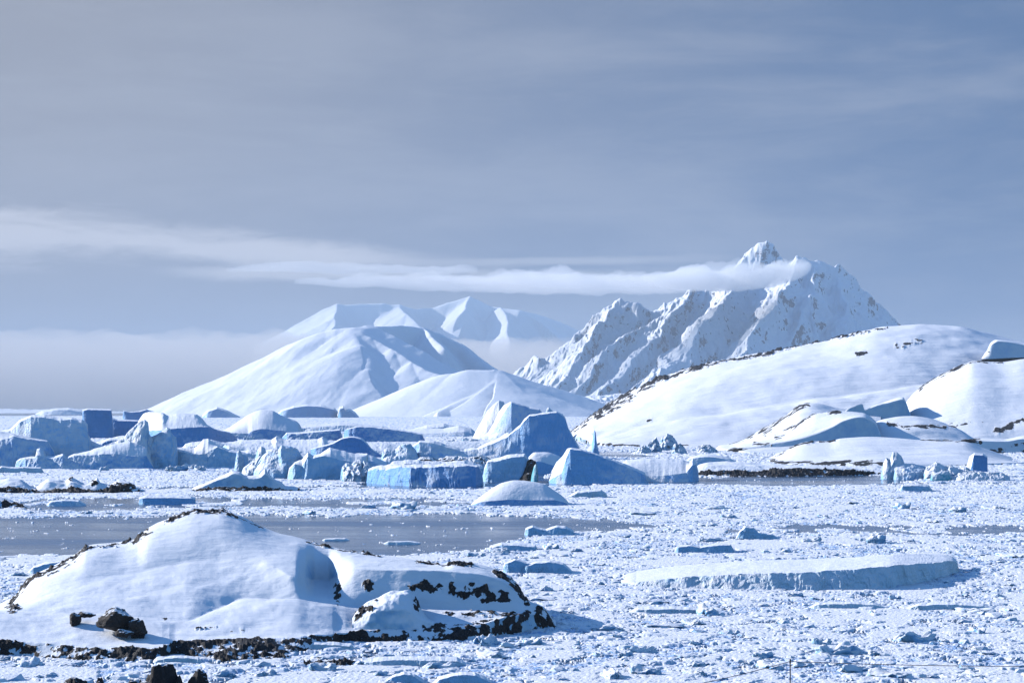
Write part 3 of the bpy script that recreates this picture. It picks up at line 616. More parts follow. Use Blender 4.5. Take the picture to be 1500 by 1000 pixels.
# big snow hill on the right
hc = [(828, 640, 2134), (836, 632, 2120), (845, 625, 2110), (862, 612, 2090), (880, 600, 2080), (920, 578, 2060), (960, 558, 2050), (1000, 543, 2050), (1060, 528, 2050), (1130, 516, 2050), (1200, 505, 2050), (1250, 492, 2050), (1300, 481, 2050), (1350, 477, 2050), (1395, 480, 2050), (1440, 490, 2050), (1470, 497, 2050), (1500, 503, 2050), (1580, 522, 2050)]
hm = [(828, 641, 2120), (845, 634, 1900), (870, 636, 1720), (900, 632, 1720), (950, 622, 1720), (1000, 612, 1720), (1100, 598, 1730), (1200, 585, 1740), (1300, 570, 1760), (1400, 560, 1780), (1580, 580, 1780)]
hl = [(828, 641.2, 2110), (845, 640, 1860), (870, 648, 1660), (940, 649, 1585), (1060, 650, 1570), (1580, 652, 1570)]
hs = ('sea', [(828, 641.4), (845, 646), (870, 652), (940, 655), (1060, 656), (1580, 656)])
ridge = [([(832, 636), (862, 613), (880, 602), (920, 580), (960, 560)], 3.2, 0.62), ([(875, 610), (930, 580)], 3, 0.5), ([(960, 559), (1000, 545), (1060, 530), (1130, 518)], 2.2, 0.60), ([(1130, 517), (1250, 493), (1300, 483)], 1.5, 0.5), ([(1312, 503), (1348, 498)], 3.5, 0.43), ([(1255, 517), (1270, 517)], 2.5, 0.55), ([(870, 651), (935, 653)], 3, 0.75)]
H1 = land([hs, hl, hm, hc], [6, 34, 50], 828, 1580, 1.0, ['lin', 'ease', 'dome'], [0.8, 3.2, 2.6], 0.012, [0.5, 0, 0], [(950, 616, 5, 4, 0.5), (1260, 517, 8, 1.5, 0.44)], ridge, 61, 260, 2.5, -2, 14.0)
def lobe(sea_, crest_, Yc, step=0.8, lines=(), spots=(), sd=1, front='dome', lipz=3, amp=0.8, rockrow=0.0, back=120):
    cr = [(a, b, Yc) for a, b in crest_]; px0, px1 = crest_[0][0], crest_[-1][0]
    lp = [(a, b - lipz, float(Ysea(b)) + 6) for a, b in sea_]
    return land([('sea', sea_), lp, body(cr, float(np.mean(Ysea([q[1] for q in sea_])))), cr], [8, 20, 26], px0, px1, step, ['lin', 'ease' if False else 'lin', front], [amp, amp * 2, amp], 0.02, [rockrow, 0, 0], list(spots), list(lines), sd, back, 0.7, -2, 9.0)
def cliff_lobe(sea_, crest_, edge_, Yc, Yf, sd, lines=(), spots=(), step=0.6, amp=0.5, back=60):
    px0, px1 = crest_[0][0], crest_[-1][0]
    cr = [(a, b, Yc) for a, b in crest_]; ed = [(a, b, Yf + 6) for a, b in edge_]
    return land([[(a, b, Yf) for a, b in sea_], ed, cr], [20, 26], px0, px1, step, ['lin', 'dome'], [amp, amp * 0.8], 0.03, [0, 0], list(spots), list(lines), sd, back, 0.7, -2, 6.0)
# right-hand shoulder with a string of rocks on its crest
H2 = lobe([(1286, 662), (1340, 662), (1580, 662)], [(1286, 640), (1300, 622), (1312, 608), (1326, 590), (1347, 569), (1360, 560), (1382, 547), (1410, 534), (1427, 528), (1467, 530), (1500, 526), (1580, 524)], 1720, lines=[([(1347, 570), (1360, 561), (1382, 549), (1410, 536)], 3.2, 0.68), ([(1410, 536), (1430, 529), (1468, 532)], 2.0, 0.62), ([(1320, 620), (1350, 622), (1400, 620), (1440, 620)], 2.2, 0.56), ([(1303, 610), (1318, 606)], 4, 0.62), ([(1455, 634), (1478, 626), (1500, 618), (1530, 614)], 5, 0.62), ([(1350, 642), (1410, 642)], 2, 0.5)], sd=71)
# cornice near the right edge of the top
H3 = cliff_lobe([(1438, 526), (1500, 524), (1580, 524)], [(1438, 525), (1446, 512), (1452, 501), (1460, 497), (1480, 499), (1500, 503), (1580, 508)], [(1438, 525.5), (1446, 516), (1453, 504), (1462, 499.5), (1480, 501), (1500, 505), (1580, 510)], 1850, 1815, 73, spots=[(1447, 514, 4, 4, 0.5)])
# lower shoulders
H4 = lobe([(1046, 659), (1100, 664), (1290, 664)], [(1046, 657), (1056, 653), (1070, 651), (1090, 644), (1105, 635), (1125, 623), (1150, 608), (1172, 593), (1190, 590), (1230, 598), (1290, 606)], 1530, amp=1.3, lines=[([(1070, 652), (1105, 637), (1125, 625)], 2.5, 0.56), ([(1118, 630), (1145, 612), (1172, 595), (1185, 593)], 2.6, 0.63), ([(1120, 636), (1130, 628)], 3, 0.62), ([(1137, 640), (1160, 628)], 4, 0.6)], sd=79)
H5 = cliff_lobe([(1060, 664), (1296, 664)], [(1060, 660), (1080, 653), (1100, 648), (1145, 639), (1160, 627), (1180, 613), (1197, 606), (1230, 603), (1264, 605), (1282, 616), (1290, 634), (1296, 660)], [(1060, 661), (1080, 657), (1100, 655), (1130, 650), (1180, 640), (1215, 627), (1235, 617), (1262, 611.5), (1280, 619), (1290, 637), (1296, 661)], 1440, 1370, 83,
                lines=[([(1143, 640), (1160, 627), (1180, 613), (1197, 606), (1230, 604)], 1.8, 0.75), ([(1068, 658), (1095, 661), (1140, 664)], 3.5, 0.7), ([(1105, 650), (1130, 652)], 2.5, 0.5)])
H6 = lobe([(1124, 676), (1140, 680), (1200, 682), (1290, 684), (1400, 683), (1500, 680)], [(1124, 674), (1134, 668), (1150, 660), (1165, 651), (1185, 646), (1215, 645), (1232, 641), (1270, 639), (1300, 640), (1350, 644), (1410, 646), (1440, 656), (1465, 665), (1490, 674), (1500, 679)], 1190, lines=[([(1128, 673), (1165, 653), (1190, 648)], 1.8, 0.55), ([(1200, 646), (1222, 645)], 1.8, 0.6), ([(1128, 674), (1150, 678), (1220, 678), (1290, 679), (1310, 681)], 3.5, 0.72), ([(1350, 645), (1410, 646)], 1.8, 0.5)], sd=89, amp=0.5, rockrow=0.35)
H7 = cliff_lobe([(1408, 664), (1580, 664)], [(1408, 644), (1440, 642), (1470, 643), (1500, 638), (1580, 634)], [(1408, 646), (1440, 645.5), (1470, 646), (1500, 642), (1580, 640)], 1420, 1350, 97, lines=[([(1408, 645), (1435, 647)], 3, 0.75), ([(1450, 660), (1500, 662), (1580, 662)], 4, 0.72), ([(1480, 652), (1510, 648)], 3, 0.6)])
H8 = cliff_lobe([(1226, 650), (1336, 650)], [(1226, 616), (1244, 598), (1263, 592), (1267, 601), (1276, 597), (1300, 588), (1322, 582), (1336, 612)], [(1226, 617), (1244, 600), (1263, 594), (1267, 603), (1276, 599), (1300, 590), (1322, 585), (1336, 614)], 1530, 1490, 101, amp=1.6)
H9 = lobe([(1225, 664), (1445, 664)], [(1225, 645), (1270, 624), (1300, 613), (1340, 609), (1400, 622), (1445, 645)], 1480, sd=107, amp=1.4, lines=[([(1300, 621), (1330, 624), (1400, 624)], 2.4, 0.58), ([(1250, 640), (1275, 627)], 2, 0.55)])
land_obj('hill', [H1, H2, H3, H4, H5, H6, H7, H8, H9], M_HILL)

# ----------------------------------------------------------------- mountains: crests and spurs as tents of slope
def tents(X, Y, ridges, k):
    acc = None
    for pts, sl, sr, rd in ridges:
        pw = [(float(Xat(a, c)), c, float(Zat(b, c))) for a, b, c in pts]
        zb = np.full(X.shape, -1e9)
        for si, ((x0, y0, z0), (x1, y1, z1)) in enumerate(zip(pw[:-1], pw[1:])):
            dx, dy = x1 - x0, y1 - y0; L2 = dx * dx + dy * dy
            tr = ((X - x0) * dx + (Y - y0) * dy) / L2; t = np.clip(tr, 0, 1); over = (np.maximum(-tr, 0) * (si == 0) + np.maximum(tr - 1, 0) * (si == len(pw) - 2)) * L2 ** 0.5
            ex, ey = X - x0 - t * dx, Y - y0 - t * dy
            side = dx * ey - dy * ex
            d = np.sqrt(ex * ex + ey * ey + rd * rd) - rd
            zb = np.maximum(zb, z0 + t * (z1 - z0) - d * np.where(side > 0, sl, sr) - 0.5 * over)
        acc = zb if acc is None else np.maximum(acc, zb) + k * np.log1p(np.exp(-np.abs(acc - zb) / k))
    return acc

def mountain(name, px0, px1, Y0, Y1, nx, ny, ridges, k, warp, noise, mat, zmin=-15, run=(0, -1), st=1.0, shore=2.5, gn=0.38):
    px = np.linspace(px0, px1, nx); Yr = np.linspace(Y0, Y1, ny)
    X = Xat(px[None], Yr[:, None]); Y = np.broadcast_to(Yr[:, None], X.shape); PXw = np.broadcast_to(px[None], X.shape)
    wf, wa, sd = warp
    Xw = X + wa * fbm2(X / wf, Y / wf, 4, sd, gn); Yw = Y + wa * fbm2(X / wf + 40, Y / wf, 4, sd + 5, gn)
    Z = tents(Xw, Yw, ridges, k)
    al = Xw * run[0] + Yw * run[1]; ac = Xw * run[1] - Yw * run[0]
    for kind, sc, am, s in noise:
        n = ridged2(ac / sc, al / (sc * st), 5, s, gn) - 0.75 if kind == 'r' else fbm2(ac / sc, al / (sc * st), 5, s, gn)
        Z = Z + am * n * np.clip(Z / (3 * am), 0, 1)
    ins = np.minimum(Y - Y0, np.minimum(PXw - px0, px1 - PXw) * 3.5 * Y0 / F)
    Z = np.minimum(Z, (ins - 60 + 40 * fbm2(X / 160, Y / 160, 4, sd + 9)) * shore)
    V = np.stack([X, Y, np.maximum(Z, zmin)], -1)
    q = quads(ny, nx); keep = (Z.ravel()[q] > zmin + 1).any(1)
    o = mesh_from(name, V.reshape(-1, 3), q[keep], mat); return tag(o, kind='structure')

# snowy mountain, left of centre (about 9 km away)
A = 9600.0
mountain('mountain', 150, 790, 7600, 11400, 520, 320, [
    ([(218, 606, A), (268, 580, A), (330, 553, A), (390, 526, A), (440, 503, A), (480, 488, A), (520, 480, A), (545, 477, A + 100)], 0.75, 0.46, 40),
    ([(535, 478, A + 60), (585, 476, A + 300), (618, 480, A + 420), (640, 487, A + 440), (668, 503, A + 380), (700, 524, A + 250), (730, 540, A + 100), (760, 560, A)], 0.75, 1.35, 12),
    ([(505, 484, A), (540, 494, A - 150), (570, 510, A - 280), (600, 528, A - 420), (640, 546, A - 560), (690, 572, A - 800), (730, 600, A - 1000)], 1.1, 0.5, 8),
    ([(512, 482, A), (522, 505, A - 300), (540, 539, A - 560), (565, 588, A - 900)], 0.6, 0.46, 20),
    ([(494, 484, A), (486, 512, A - 250), (468, 551, A - 560), (448, 596, A - 850)], 1.0, 0.45, 14),
    ([(390, 525, A), (378, 556, A - 300), (356, 602, A - 620)], 1.0, 0.5, 10),
    ([(618, 480, A + 420), (628, 492, A + 250), (650, 512, A + 60)], 1.0, 0.8, 6),
    ([(335, 551, A), (318, 576, A - 250), (298, 604, A - 450)], 1.0, 0.5, 10),
], 7, (420, 26, 201), [('f', 420, 9, 205), ('r', 150, 3.0, 207), ('f', 60, 1.2, 209)], M_MID, run=(-0.45, -0.89), st=2.5)
# rounded snow hill in front of it
A = 8300.0
mountain('mountain', 470, 920, 7150, 9300, 420, 200, [
    ([(535, 606, A), (570, 590, A), (600, 574, A), (630, 559, A), (660, 547, A), (690, 541, A), (715, 541, A), (740, 546, A)], 0.5, 0.44, 60),
    ([(725, 542, A), (740, 546, A), (765, 556, A), (790, 572, A), (815, 584, A), (850, 600, A), (880, 612, A)], 0.7, 1.0, 15),
    ([(735, 545, A), (728, 560, A - 160), (700, 578, A - 300), (660, 594, A - 400), (640, 604, A - 560)], 0.30, 1.4, 8),
    ([(735, 545, A), (750, 560, A - 120), (765, 578, A - 260), (790, 602, A - 420)], 1.1, 0.5, 12),
], 8, (300, 10, 231), [('f', 300, 4, 233), ('r', 90, 0.5, 235)], M_MID)
# low rough coast running under the rocky mountain
A = 8900.0
mountain('coast', 690, 1010, 8300, 9800, 320, 120, [
    ([(740, 600, A), (800, 585, A + 200), (850, 582, A + 300), (900, 578, A + 300), (960, 575, A + 300), (1020, 580, A)], 0.2, 0.14, 60),
    ([(780, 606, A - 300), (850, 600, A - 200), (900, 598, A - 200), (980, 590, A)], 0.2, 0.14, 60),
], 6, (200, 30, 241), [('r', 120, 9, 243), ('r', 40, 4, 245)], M_ALP)
# jagged rocky mountain (about 13 km)
A = 13000.0
mountain('mountain', 740, 1345, 11000, 14500, 760, 420, [
    ([(745, 575, A), (765, 540, A), (785, 520, A), (800, 527, A), (828, 515, A), (850, 492, A), (880, 465, A), (905, 446, A + 50), (922, 444, A + 50), (945, 458, A + 60), (968, 452, A + 80), (985, 438, A + 100), (1010, 415, A + 120), (1050, 400, A + 150), (1085, 393, A + 200), (1100, 378, A + 260), (1108, 365, A + 280), (1122, 362, A + 280), (1134, 374, A + 260), (1150, 388, A + 200), (1172, 377, A + 100), (1198, 376, A + 100), (1222, 385, A + 120), (1245, 406, A + 150), (1268, 428, A + 200), (1290, 446, A + 220), (1305, 468, A + 240), (1316, 494, A + 260), (1330, 540, A + 260)], 1.0, 1.35, 8),
    ([(1172, 377, A + 100), (1162, 398, A - 100), (1150, 425, A - 350), (1128, 455, A - 650), (1105, 490, A - 950), (1080, 530, A - 1250), (1060, 560, A - 1450)], 1.45, 0.95, 4),
    ([(1195, 380, A + 100), (1190, 410, A - 150), (1192, 430, A - 300), (1170, 470, A - 620), (1150, 520, A - 950)], 1.4, 0.8, 6),
    ([(1222, 394, A + 120), (1228, 425, A - 120), (1240, 460, A - 420), (1235, 510, A - 800)], 0.9, 0.75, 10),
    ([(1085, 393, A + 200), (1075, 425, A - 120), (1055, 450, A - 400), (1035, 470, A - 600), (1010, 500, A - 850), (975, 540, A - 1200), (945, 580, A - 1500)], 1.35, 0.75, 6),
    ([(1010, 415, A + 120), (1000, 440, A - 60), (975, 470, A - 320), (945, 505, A - 620), (900, 555, A - 1000), (870, 590, A - 1300)], 1.35, 0.72, 6),
    ([(985, 438, A + 100), (960, 468, A - 120), (925, 490, A - 350), (890, 520, A - 600), (850, 570, A - 950)], 1.35, 0.8, 5),
    ([(905, 446, A + 50), (888, 475, A - 150), (865, 505, A - 380), (845, 530, A - 560), (815, 570, A - 850)], 1.3, 0.8, 5),
    ([(850, 492, A), (836, 520, A - 200), (820, 545, A - 380), (800, 570, A - 560)], 1.3, 0.85, 5),
    ([(785, 520, A), (790, 545, A - 180), (780, 580, A - 400)], 0.9, 0.9, 6),
], 12, (330, 40, 261), [('f', 520, 40, 262), ('r', 260, 24, 263), ('r', 100, 13, 265), ('r', 36, 4, 267)], M_ALP, run=(-0.30, -0.95), st=2.2, gn=0.45)
# far range, fading in the haze (about 32 km)
A = 32000.0
mountain('mountain', 360, 900, 29500, 35500, 420, 200, [
    ([(395, 500, A), (420, 486, A), (455, 468, A), (480, 454, A), (500, 445, A), (560, 443, A), (590, 447, A), (610, 452, A), (632, 451, A + 300), (655, 443, A + 300), (675, 437, A + 300), (690, 435, A + 300), (705, 440, A + 300), (725, 449, A + 300), (760, 455, A), (790, 462, A), (815, 470, A), (842, 482, A), (870, 505, A), (890, 530, A)], 0.6, 1.3, 25),
    ([(500, 445, A), (490, 465, A - 798), (480, 500, A - 1995)], 1.2, 0.5, 15),
    ([(585, 446, A), (600, 460, A - 665), (618, 480, A - 1330), (628, 500, A - 1995)], 1.2, 0.55, 15),
    ([(690, 435, A + 300), (680, 452, A - 399), (668, 462, A - 665)], 1.3, 0.8, 15),
    ([(735, 450, A), (742, 470, A - 665), (750, 500, A - 1596)], 1.3, 0.9, 15),
], 40, (1200, 90, 281), [('f', 1200, 24, 283), ('r', 520, 10, 285)], M_FAR)
# low far coast at the left horizon
A = 15500.0
mountain('coast', -80, 420, 14500, 17000, 300, 60, [
    ([(-80, 598, A), (0, 599, A), (60, 600, A), (110, 599, A), (150, 603, A)], 0.1, 0.06, 60),
], 6, (300, 40, 291), [('r', 200, 8, 293)], M_ALP)

# ----------------------------------------------------------------- sea and brash ice
def lane_mask(PX, PY, X, Y):
    """1 where the water lies open"""
    wob = 4.5 * fbm2(X / 40, Y / 160, 4, 303) + 1.6 * fbm2(X / 9, Y / 36, 3, 305)
    py = PY + wob * np.clip((PY - 640) / 150, 0.3, 1.5); px = PX + 14 * fbm2(X / 30, Y / 120, 3, 307)
    m = np.zeros(PX.shape)
    def band(xs, tops, bots, soft=2.0):
        t = np.interp(px, xs, tops); b = np.interp(px, xs, bots)
        return np.clip(np.minimum(py - t, b - py) / (soft * 3) + 0.5, 0, 1)
    m = np.maximum(m, band([-400, 0, 300, 600, 690, 730, 800, 900, 985, 1000], [755, 756, 758, 753, 753, 755, 757, 762, 770, 790], [808, 811, 815, 812, 806, 793, 784, 776, 772, 785]))
    l2 = band([-300, 30, 60, 180, 320, 480, 640, 700, 720], [740, 738, 732, 730, 729, 730, 731, 734, 745], [744, 745, 746, 745, 742, 743, 741, 737, 742], 1.5)
    m = np.maximum(m, l2 * (fbm2(X / 25, Y / 60, 3, 309) > -0.42))
    l3 = band([1040, 1100, 1160, 1300, 1500, 1900], [780, 774, 771, 770, 771, 772], [779, 779, 781, 781, 780, 781], 1.5)
    m = np.maximum(m, l3 * (fbm2(X / 14, Y / 50, 3, 311) > -0.25))
    m = np.maximum(m, band([798, 806, 850, 950, 1100, 1240, 1320, 1345], [712, 700, 700, 699, 696, 696, 697, 706], [714, 712, 711, 709, 711, 711, 708, 704], 1.2))
    m = np.maximum(m, band([520, 540, 600, 700, 712, 800, 812], [712, 704, 704, 704, 690, 690, 708], [712, 713, 718, 717, 708, 708, 709], 1.2))
    m = np.maximum(m, band([868, 880, 930, 950], [664, 662, 662, 668], [667, 670, 671, 667], 1.0))
    return m

def brash_height(X, Y, PX, PY):
    wx = X + 0.9 * fbm2(X / 1.7, Y / 1.7, 3, 321); wy = Y + 0.9 * fbm2(X / 1.7 + 9, Y / 1.7, 3, 323)
    far = sstep(500, 1500, Y)
    conc = 0.5 + 0.5 * fbm2(X / 30, Y / 90, 3, 325)              # patches of thicker and thinner ice
    h = 0.03 + 0.05 * fbm2(X / 2.2, Y / 2.2, 4, 327)
    wet = np.full(X.shape, 0.75)
    def layer(sz, sy, prob, hh, flat, sd, edge=0.18):
        nonlocal h, wet
        f1, f2, i = worley(wx / sz, wy / (sz * sy), sd)
        on = (i < prob * (0.55 + 0.9 * np.clip(conc, 0, 1)))
        r = (i / prob) % 1.0; rh = (i * 137.31) % 1.0
        e = sstep(0.02, edge, f2 - f1)
        dome = 1.0 if flat else (1 - 0.6 * np.clip(f1, 0, 1) ** 1.5)
        z = hh * (0.35 + 0.65 * rh) * e * dome
        m = on & (z > h)
        h = np.where(m, z, h); wet = np.where(m, 0.15 + 0.35 * (1 - e) + 0.25 * rh * (not flat), wet)
    layer(0.55, 1.0, 0.75, 0.16, False, 331, 0.35)
    layer(1.2, 1.0, 0.42, 0.28, False, 337, 0.26)
    layer(2.8, 1.1, 0.26, 0.50, False, 341, 0.22)
    layer(3.6, 1.4, 0.30, 0.20, True, 345, 0.16)
    layer(6.5, 1.5, 0.26, 0.26, True, 347, 0.10)
    layer(15.0, 1.7, 0.15, 0.30, True, 353, 0.05)
    # far off, the broad variation of pressed ice and slush is what shows
    h = h * (1 + 1.8 * far) + far * 0.5 * np.clip(fbm2(X / 8, Y / 14, 4, 359), -0.3, 1)
    h = h + 0.05 * fbm2(X / 0.5, Y / 0.5, 3, 361) * (1 - far)
    return h, wet

def build_sea():
    pys = np.concatenate([np.arange(1040, 780, -0.40), np.arange(780, 640, -0.35), np.arange(640, 609, -0.30)])
    px = np.arange(-130, 1631, 1.15)
    Y = Ysea(pys)[:, None] + np.zeros_like(px)[None]; PX = np.broadcast_to(px[None], Y.shape); PY = np.broadcast_to(pys[:, None], Y.shape)
    # uneven rows so that no line of the grid shows
    Y = Y * (1 + 0.0)
    X = Xat(PX, Y)
    h, wet = brash_height(X, Y, PX, PY)
    m = lane_mask(PX, PY, X, Y)
    m = m + (0.55 * fbm2(X / 3.5, Y / 9, 4, 373) + 0.25 * fbm2(X / 0.9, Y / 2, 3, 375)) * (m > 0.02)
    h = np.where(m > 0.5, -0.5, h * (1 - 0.5 * np.clip(m, 0, 1)))
    gap = fbm2(X / 5, Y / 11, 4, 371)                            # leads and small pools between the pieces
    h = np.where(((gap < -0.55) & (h < 0.14)) | ((fbm2(X / 1.3, Y / 3.0, 3, 377) < -0.50) & (h < 0.09)), -0.3, h)
    V = np.stack([X, Y, h], -1).reshape(-1, 3)
    q = quads(*X.shape); keep = (h.ravel()[q] > -0.05).any(1)
    o = mesh_from('brash_ice', V, q[keep], M_BRASH, None, True, {'wet': wet}); tag(o, kind='stuff')
build_sea()
w = 60000.0
sea_o = mesh_from('sea', [(-w, -2000, 0), (w, -2000, 0), (w, 60000, 0), (-w, 60000, 0)], [[0, 1, 2, 3]], M_WATER, None, False); tag(sea_o, kind='structure')

# small rubble lying in the near brash, too many to count
def ico():
    p = (1 + 5 ** 0.5) / 2
    v = np.array([(-1, p, 0), (1, p, 0), (-1, -p, 0), (1, -p, 0), (0, -1, p), (0, 1, p), (0, -1, -p), (0, 1, -p), (p, 0, -1), (p, 0, 1), (-p, 0, -1), (-p, 0, 1)], float) / math.hypot(1, p)
    f = np.array([(0, 11, 5), (0, 5, 1), (0, 1, 7), (0, 7, 10), (0, 10, 11), (1, 5, 9), (5, 11, 4), (11, 10, 2), (10, 7, 6), (7, 1, 8), (3, 9, 4), (3, 4, 2), (3, 2, 6), (3, 6, 8), (3, 8, 9), (4, 9, 5), (2, 4, 11), (6, 2, 10), (8, 6, 7), (9, 8, 1)])
    return v, f

def on_land(px, py):
    a = np.interp(px, [-60, 0, 40, 127, 300, 440, 600, 740, 814, 816], [885, 880, 840, 795, 742, 785, 812, 838, 910, 2000])
    b = np.interp(px, [-60, 0, 100, 210, 417, 500, 690, 814], [962, 962, 968, 974, 968, 944, 941, 924])
    return (px < 816) & (py > a) & (py < b)

def rubble():
    n = 30000
    Y = np.sqrt(rng.uniform(212 ** 2, 620 ** 2, n)); px = rng.uniform(-60, 1560, n); X = Xat(px, Y); py = HOR + CH * F / Y
    m = lane_mask(px, py, X, Y)
    clump = fbm2(X / 6, Y / 12, 3, 401)
    ok = (m < 0.4) & ~on_land(px, py) & (clump + rng.normal(0, 0.25, n) > -0.10)
    X, Y = X[ok], Y[ok]; n = len(X)
    v, f = ico()
    s = np.exp(rng.normal(math.log(0.20), 0.6, n)).clip(0.08, 0.95)
    sc = np.stack([s * rng.uniform(0.8, 1.7, n), s * rng.uniform(0.8, 1.7, n), s * rng.uniform(0.3, 0.75, n)], -1)
    V = v[None] * (1 + rng.uniform(-0.32, 0.32, (n, 12, 1)))
    V = np.sign(V) * np.abs(V) ** 0.7
    V = V * sc[:, None]
    a = rng.uniform(0, 6.28, n); c, d = np.cos(a)[:, None], np.sin(a)[:, None]
    V = np.stack([V[..., 0] * c - V[..., 1] * d, V[..., 0] * d + V[..., 1] * c, V[..., 2]], -1)
    V += np.stack([X, Y, 0.05 + 0.15 * sc[:, 2]], -1)[:, None]
    Fx = (f[None] + 12 * np.arange(n)[:, None, None]).reshape(-1, 3)
    o = mesh_from('ice_rubble', V.reshape(-1, 3), Fx, M_CHUNK, None, False); tag(o, kind='stuff')
rubble()

# single lumps of ice drifting in the brash
def lump_mesh(sd, flat):
    n = 14
    t = np.linspace(-1, 1, n); U, Vv = np.meshgrid(t, t)
    faces = []; verts = []; off = 0
    for ax, sg in ((2, 1), (0, 1), (0, -1), (1, 1), (1, -1)):
        P = np.zeros((n, n, 3)); o = [k for k in range(3) if k != ax]
        P[..., o[0]] = U; P[..., o[1]] = Vv; P[..., ax] = sg
        q = quads(n, n, off)
        if (sg > 0) == (ax == 1): q = q[:, ::-1]
        verts.append(P.reshape(-1, 3)); faces.append(q); off += n * n
    V = np.concatenate(verts); q = np.abs(V) ** 3.2
    V = V / (q.sum(1) ** (1 / 3.2))[:, None]
    V = V * (1 + 0.22 * fbm3(V, 1.1, 2, sd) + 0.16 * (1 - 2 * np.abs(fbm3(V, 2.2, 3, sd + 4))) - 0.1)[:, None]
    V[:, 2] *= 1 + 0.45 * fbm3(np.stack([V[:, 0], V[:, 1], V[:, 0] * 0], -1), 1.4, 3, sd + 9)
    V *= (1.0, 0.85, 0.42 if flat else 0.8)
    V[:, 2] = np.where(V[:, 2] < -0.2, -0.2, V[:, 2])
    return V, np.concatenate(faces)
protos = []
for k in range(8):
    V, f = lump_mesh(500 + 23 * k, k % 2 == 0); me_o = mesh_from('ice_lump', V, f, M_CHUNK, None, True)
    protos.append(me_o)
taken = []
def put_lumps():
    n = 0; tries = 0
    while n < 210 and tries < 6000:
        tries += 1
        py = 715 + 285 * random.random() ** 0.8; px = random.uniform(5, 1495); Y = float(Ysea(py)); X = float(Xat(px, Y))
        if lane_mask(np.array([px]), np.array([py]), np.array([X]), np.array([Y]))[0] > 0.2 or on_land(np.array([px]), np.array([py]))[0]: continue
        if 890 < px < 1420 and 800 < py < 872: continue
        if py < 750 and (px < 450 or 680 < px < 900): continue
        if any(abs(px - a) < 30 and abs(py - b) < 9 for a, b in taken): continue
        taken.append((px, py))
        src = protos[n % 8]
        o = src if n < 8 else src.copy()
        if n >= 8: COL.objects.link(o)
        s = random.choice((0.5, 0.6, 0.7, 0.9, 1.1, 1.5)) * (1 + 0.6 * (Y - 250) / 300)
        o.location = (X, Y, 0.02); o.rotation_euler = (0, 0, random.uniform(0, 6.28)); o.scale = (s * random.uniform(1, 1.9), s * random.uniform(0.8, 1.3), s * random.uniform(0.55, 0.95))
        tag(o, 'small blue-white lump of ice floating loose in the brash ice', 'ice lump', 'loose ice lumps in the brash ice'); n += 1
put_lumps()
def belt_blocks():
    n = 0; got = []
    made = []
    while n < 110:
        py = random.uniform(643, 690); px = random.uniform(125, 735)
        if any(abs(px - a) < 6 and abs(py - b) < 3 for a, b in got): continue
        got.append((px, py)); Y = float(Ysea(py)); o = protos[n % 8].copy(); COL.objects.link(o)
        s = random.uniform(1.6, 4.2); o.location = (float(Xat(px, Y)), Y, 0.2); o.rotation_euler = (0, 0, random.uniform(0, 6.28))
        o.scale = (s * random.uniform(1, 2.2), s * random.uniform(0.8, 1.3), s * random.uniform(0.7, 1.5))
        tag(o, 'small broken ice block lying between the large icebergs', 'ice block', 'broken ice blocks between the icebergs'); n += 1; made.append((o, s))
    bpy.context.view_layer.update(); dg = bpy.context.evaluated_depsgraph_get(); eye = Vector((0, 0, CH))
    for o, s in made:                                            # leave out the ones buried in a berg or behind one
        p = Vector(o.location) + Vector((0, 0, 0.5 * o.scale[2])); d = p - eye
        hit = S.ray_cast(dg, eye, d.normalized(), distance=d.length + 20)
        if not (hit[0] and hit[4] is not None and hit[4].name == o.name): bpy.data.objects.remove(o)
belt_blocks()

# ----------------------------------------------------------------- boulders, fence, pole
def boulder_mesh(sd, n=40):
    th = np.linspace(0, math.pi, n); ph = np.linspace(0, 2 * math.pi, 2 * n)
    T, Ph = np.meshgrid(th, ph, indexing='ij')
    P = np.stack([np.sin(T) * np.cos(Ph), np.sin(T) * np.sin(Ph), np.cos(T)], -1)
    d = 1 + 0.30 * fbm3(P, 1.0, 2, sd)
    for k in range(7):                                           # broken faces
        r_ = np.random.default_rng(sd + k); nrm = r_.normal(size=3); nrm /= np.linalg.norm(nrm)
        dist = r_.uniform(0.62, 0.92); dp = P @ nrm
        d = np.minimum(d, np.where(dp > 0.05, dist / np.maximum(dp, 0.05), 9))
    d = d * (1 + 0.09 * fbm3(P, 3.0, 5, sd + 30, 0.6))
    return (P * d[..., None]).reshape(-1, 3), quads(n, 2 * n)
def boulder(label, px, Y, z, size, sd, rot=0.0, group=None):
    V, f = boulder_mesh(sd); V = V * np.array(size)
    o = mesh_from('boulder', V, f, M_ROCK, None, True); o.location = (float(Xat(px, Y)), Y, z); o.rotation_euler = (0, 0, rot)
    return tag(o, label, 'boulder', group)
def isle_z(py, Y): return float(Zat(py, Y))
boulder('largest dark brown boulder with snow on its top on the near island', 177, 247.5, isle_z(911, 247.5), (2.25, 2.0, 1.7), 605)
boulder('dark boulder leaning on the right side of the largest boulder', 202, 246, isle_z(920, 246), (1.3, 1.3, 1.3), 611)
boulder('low dark stone in the snow at the foot of the largest boulder', 182, 245, isle_z(927, 245), (1.0, 0.9, 0.55), 617)
boulder('small dark boulder left of the largest boulder, half buried in snow', 110, 251, isle_z(907, 251), (0.8, 1.0, 0.9), 623)
boulder('flat dark stone trailing right of the small half-buried boulder', 125, 252, isle_z(900, 252), (1.0, 0.8, 0.4), 629)

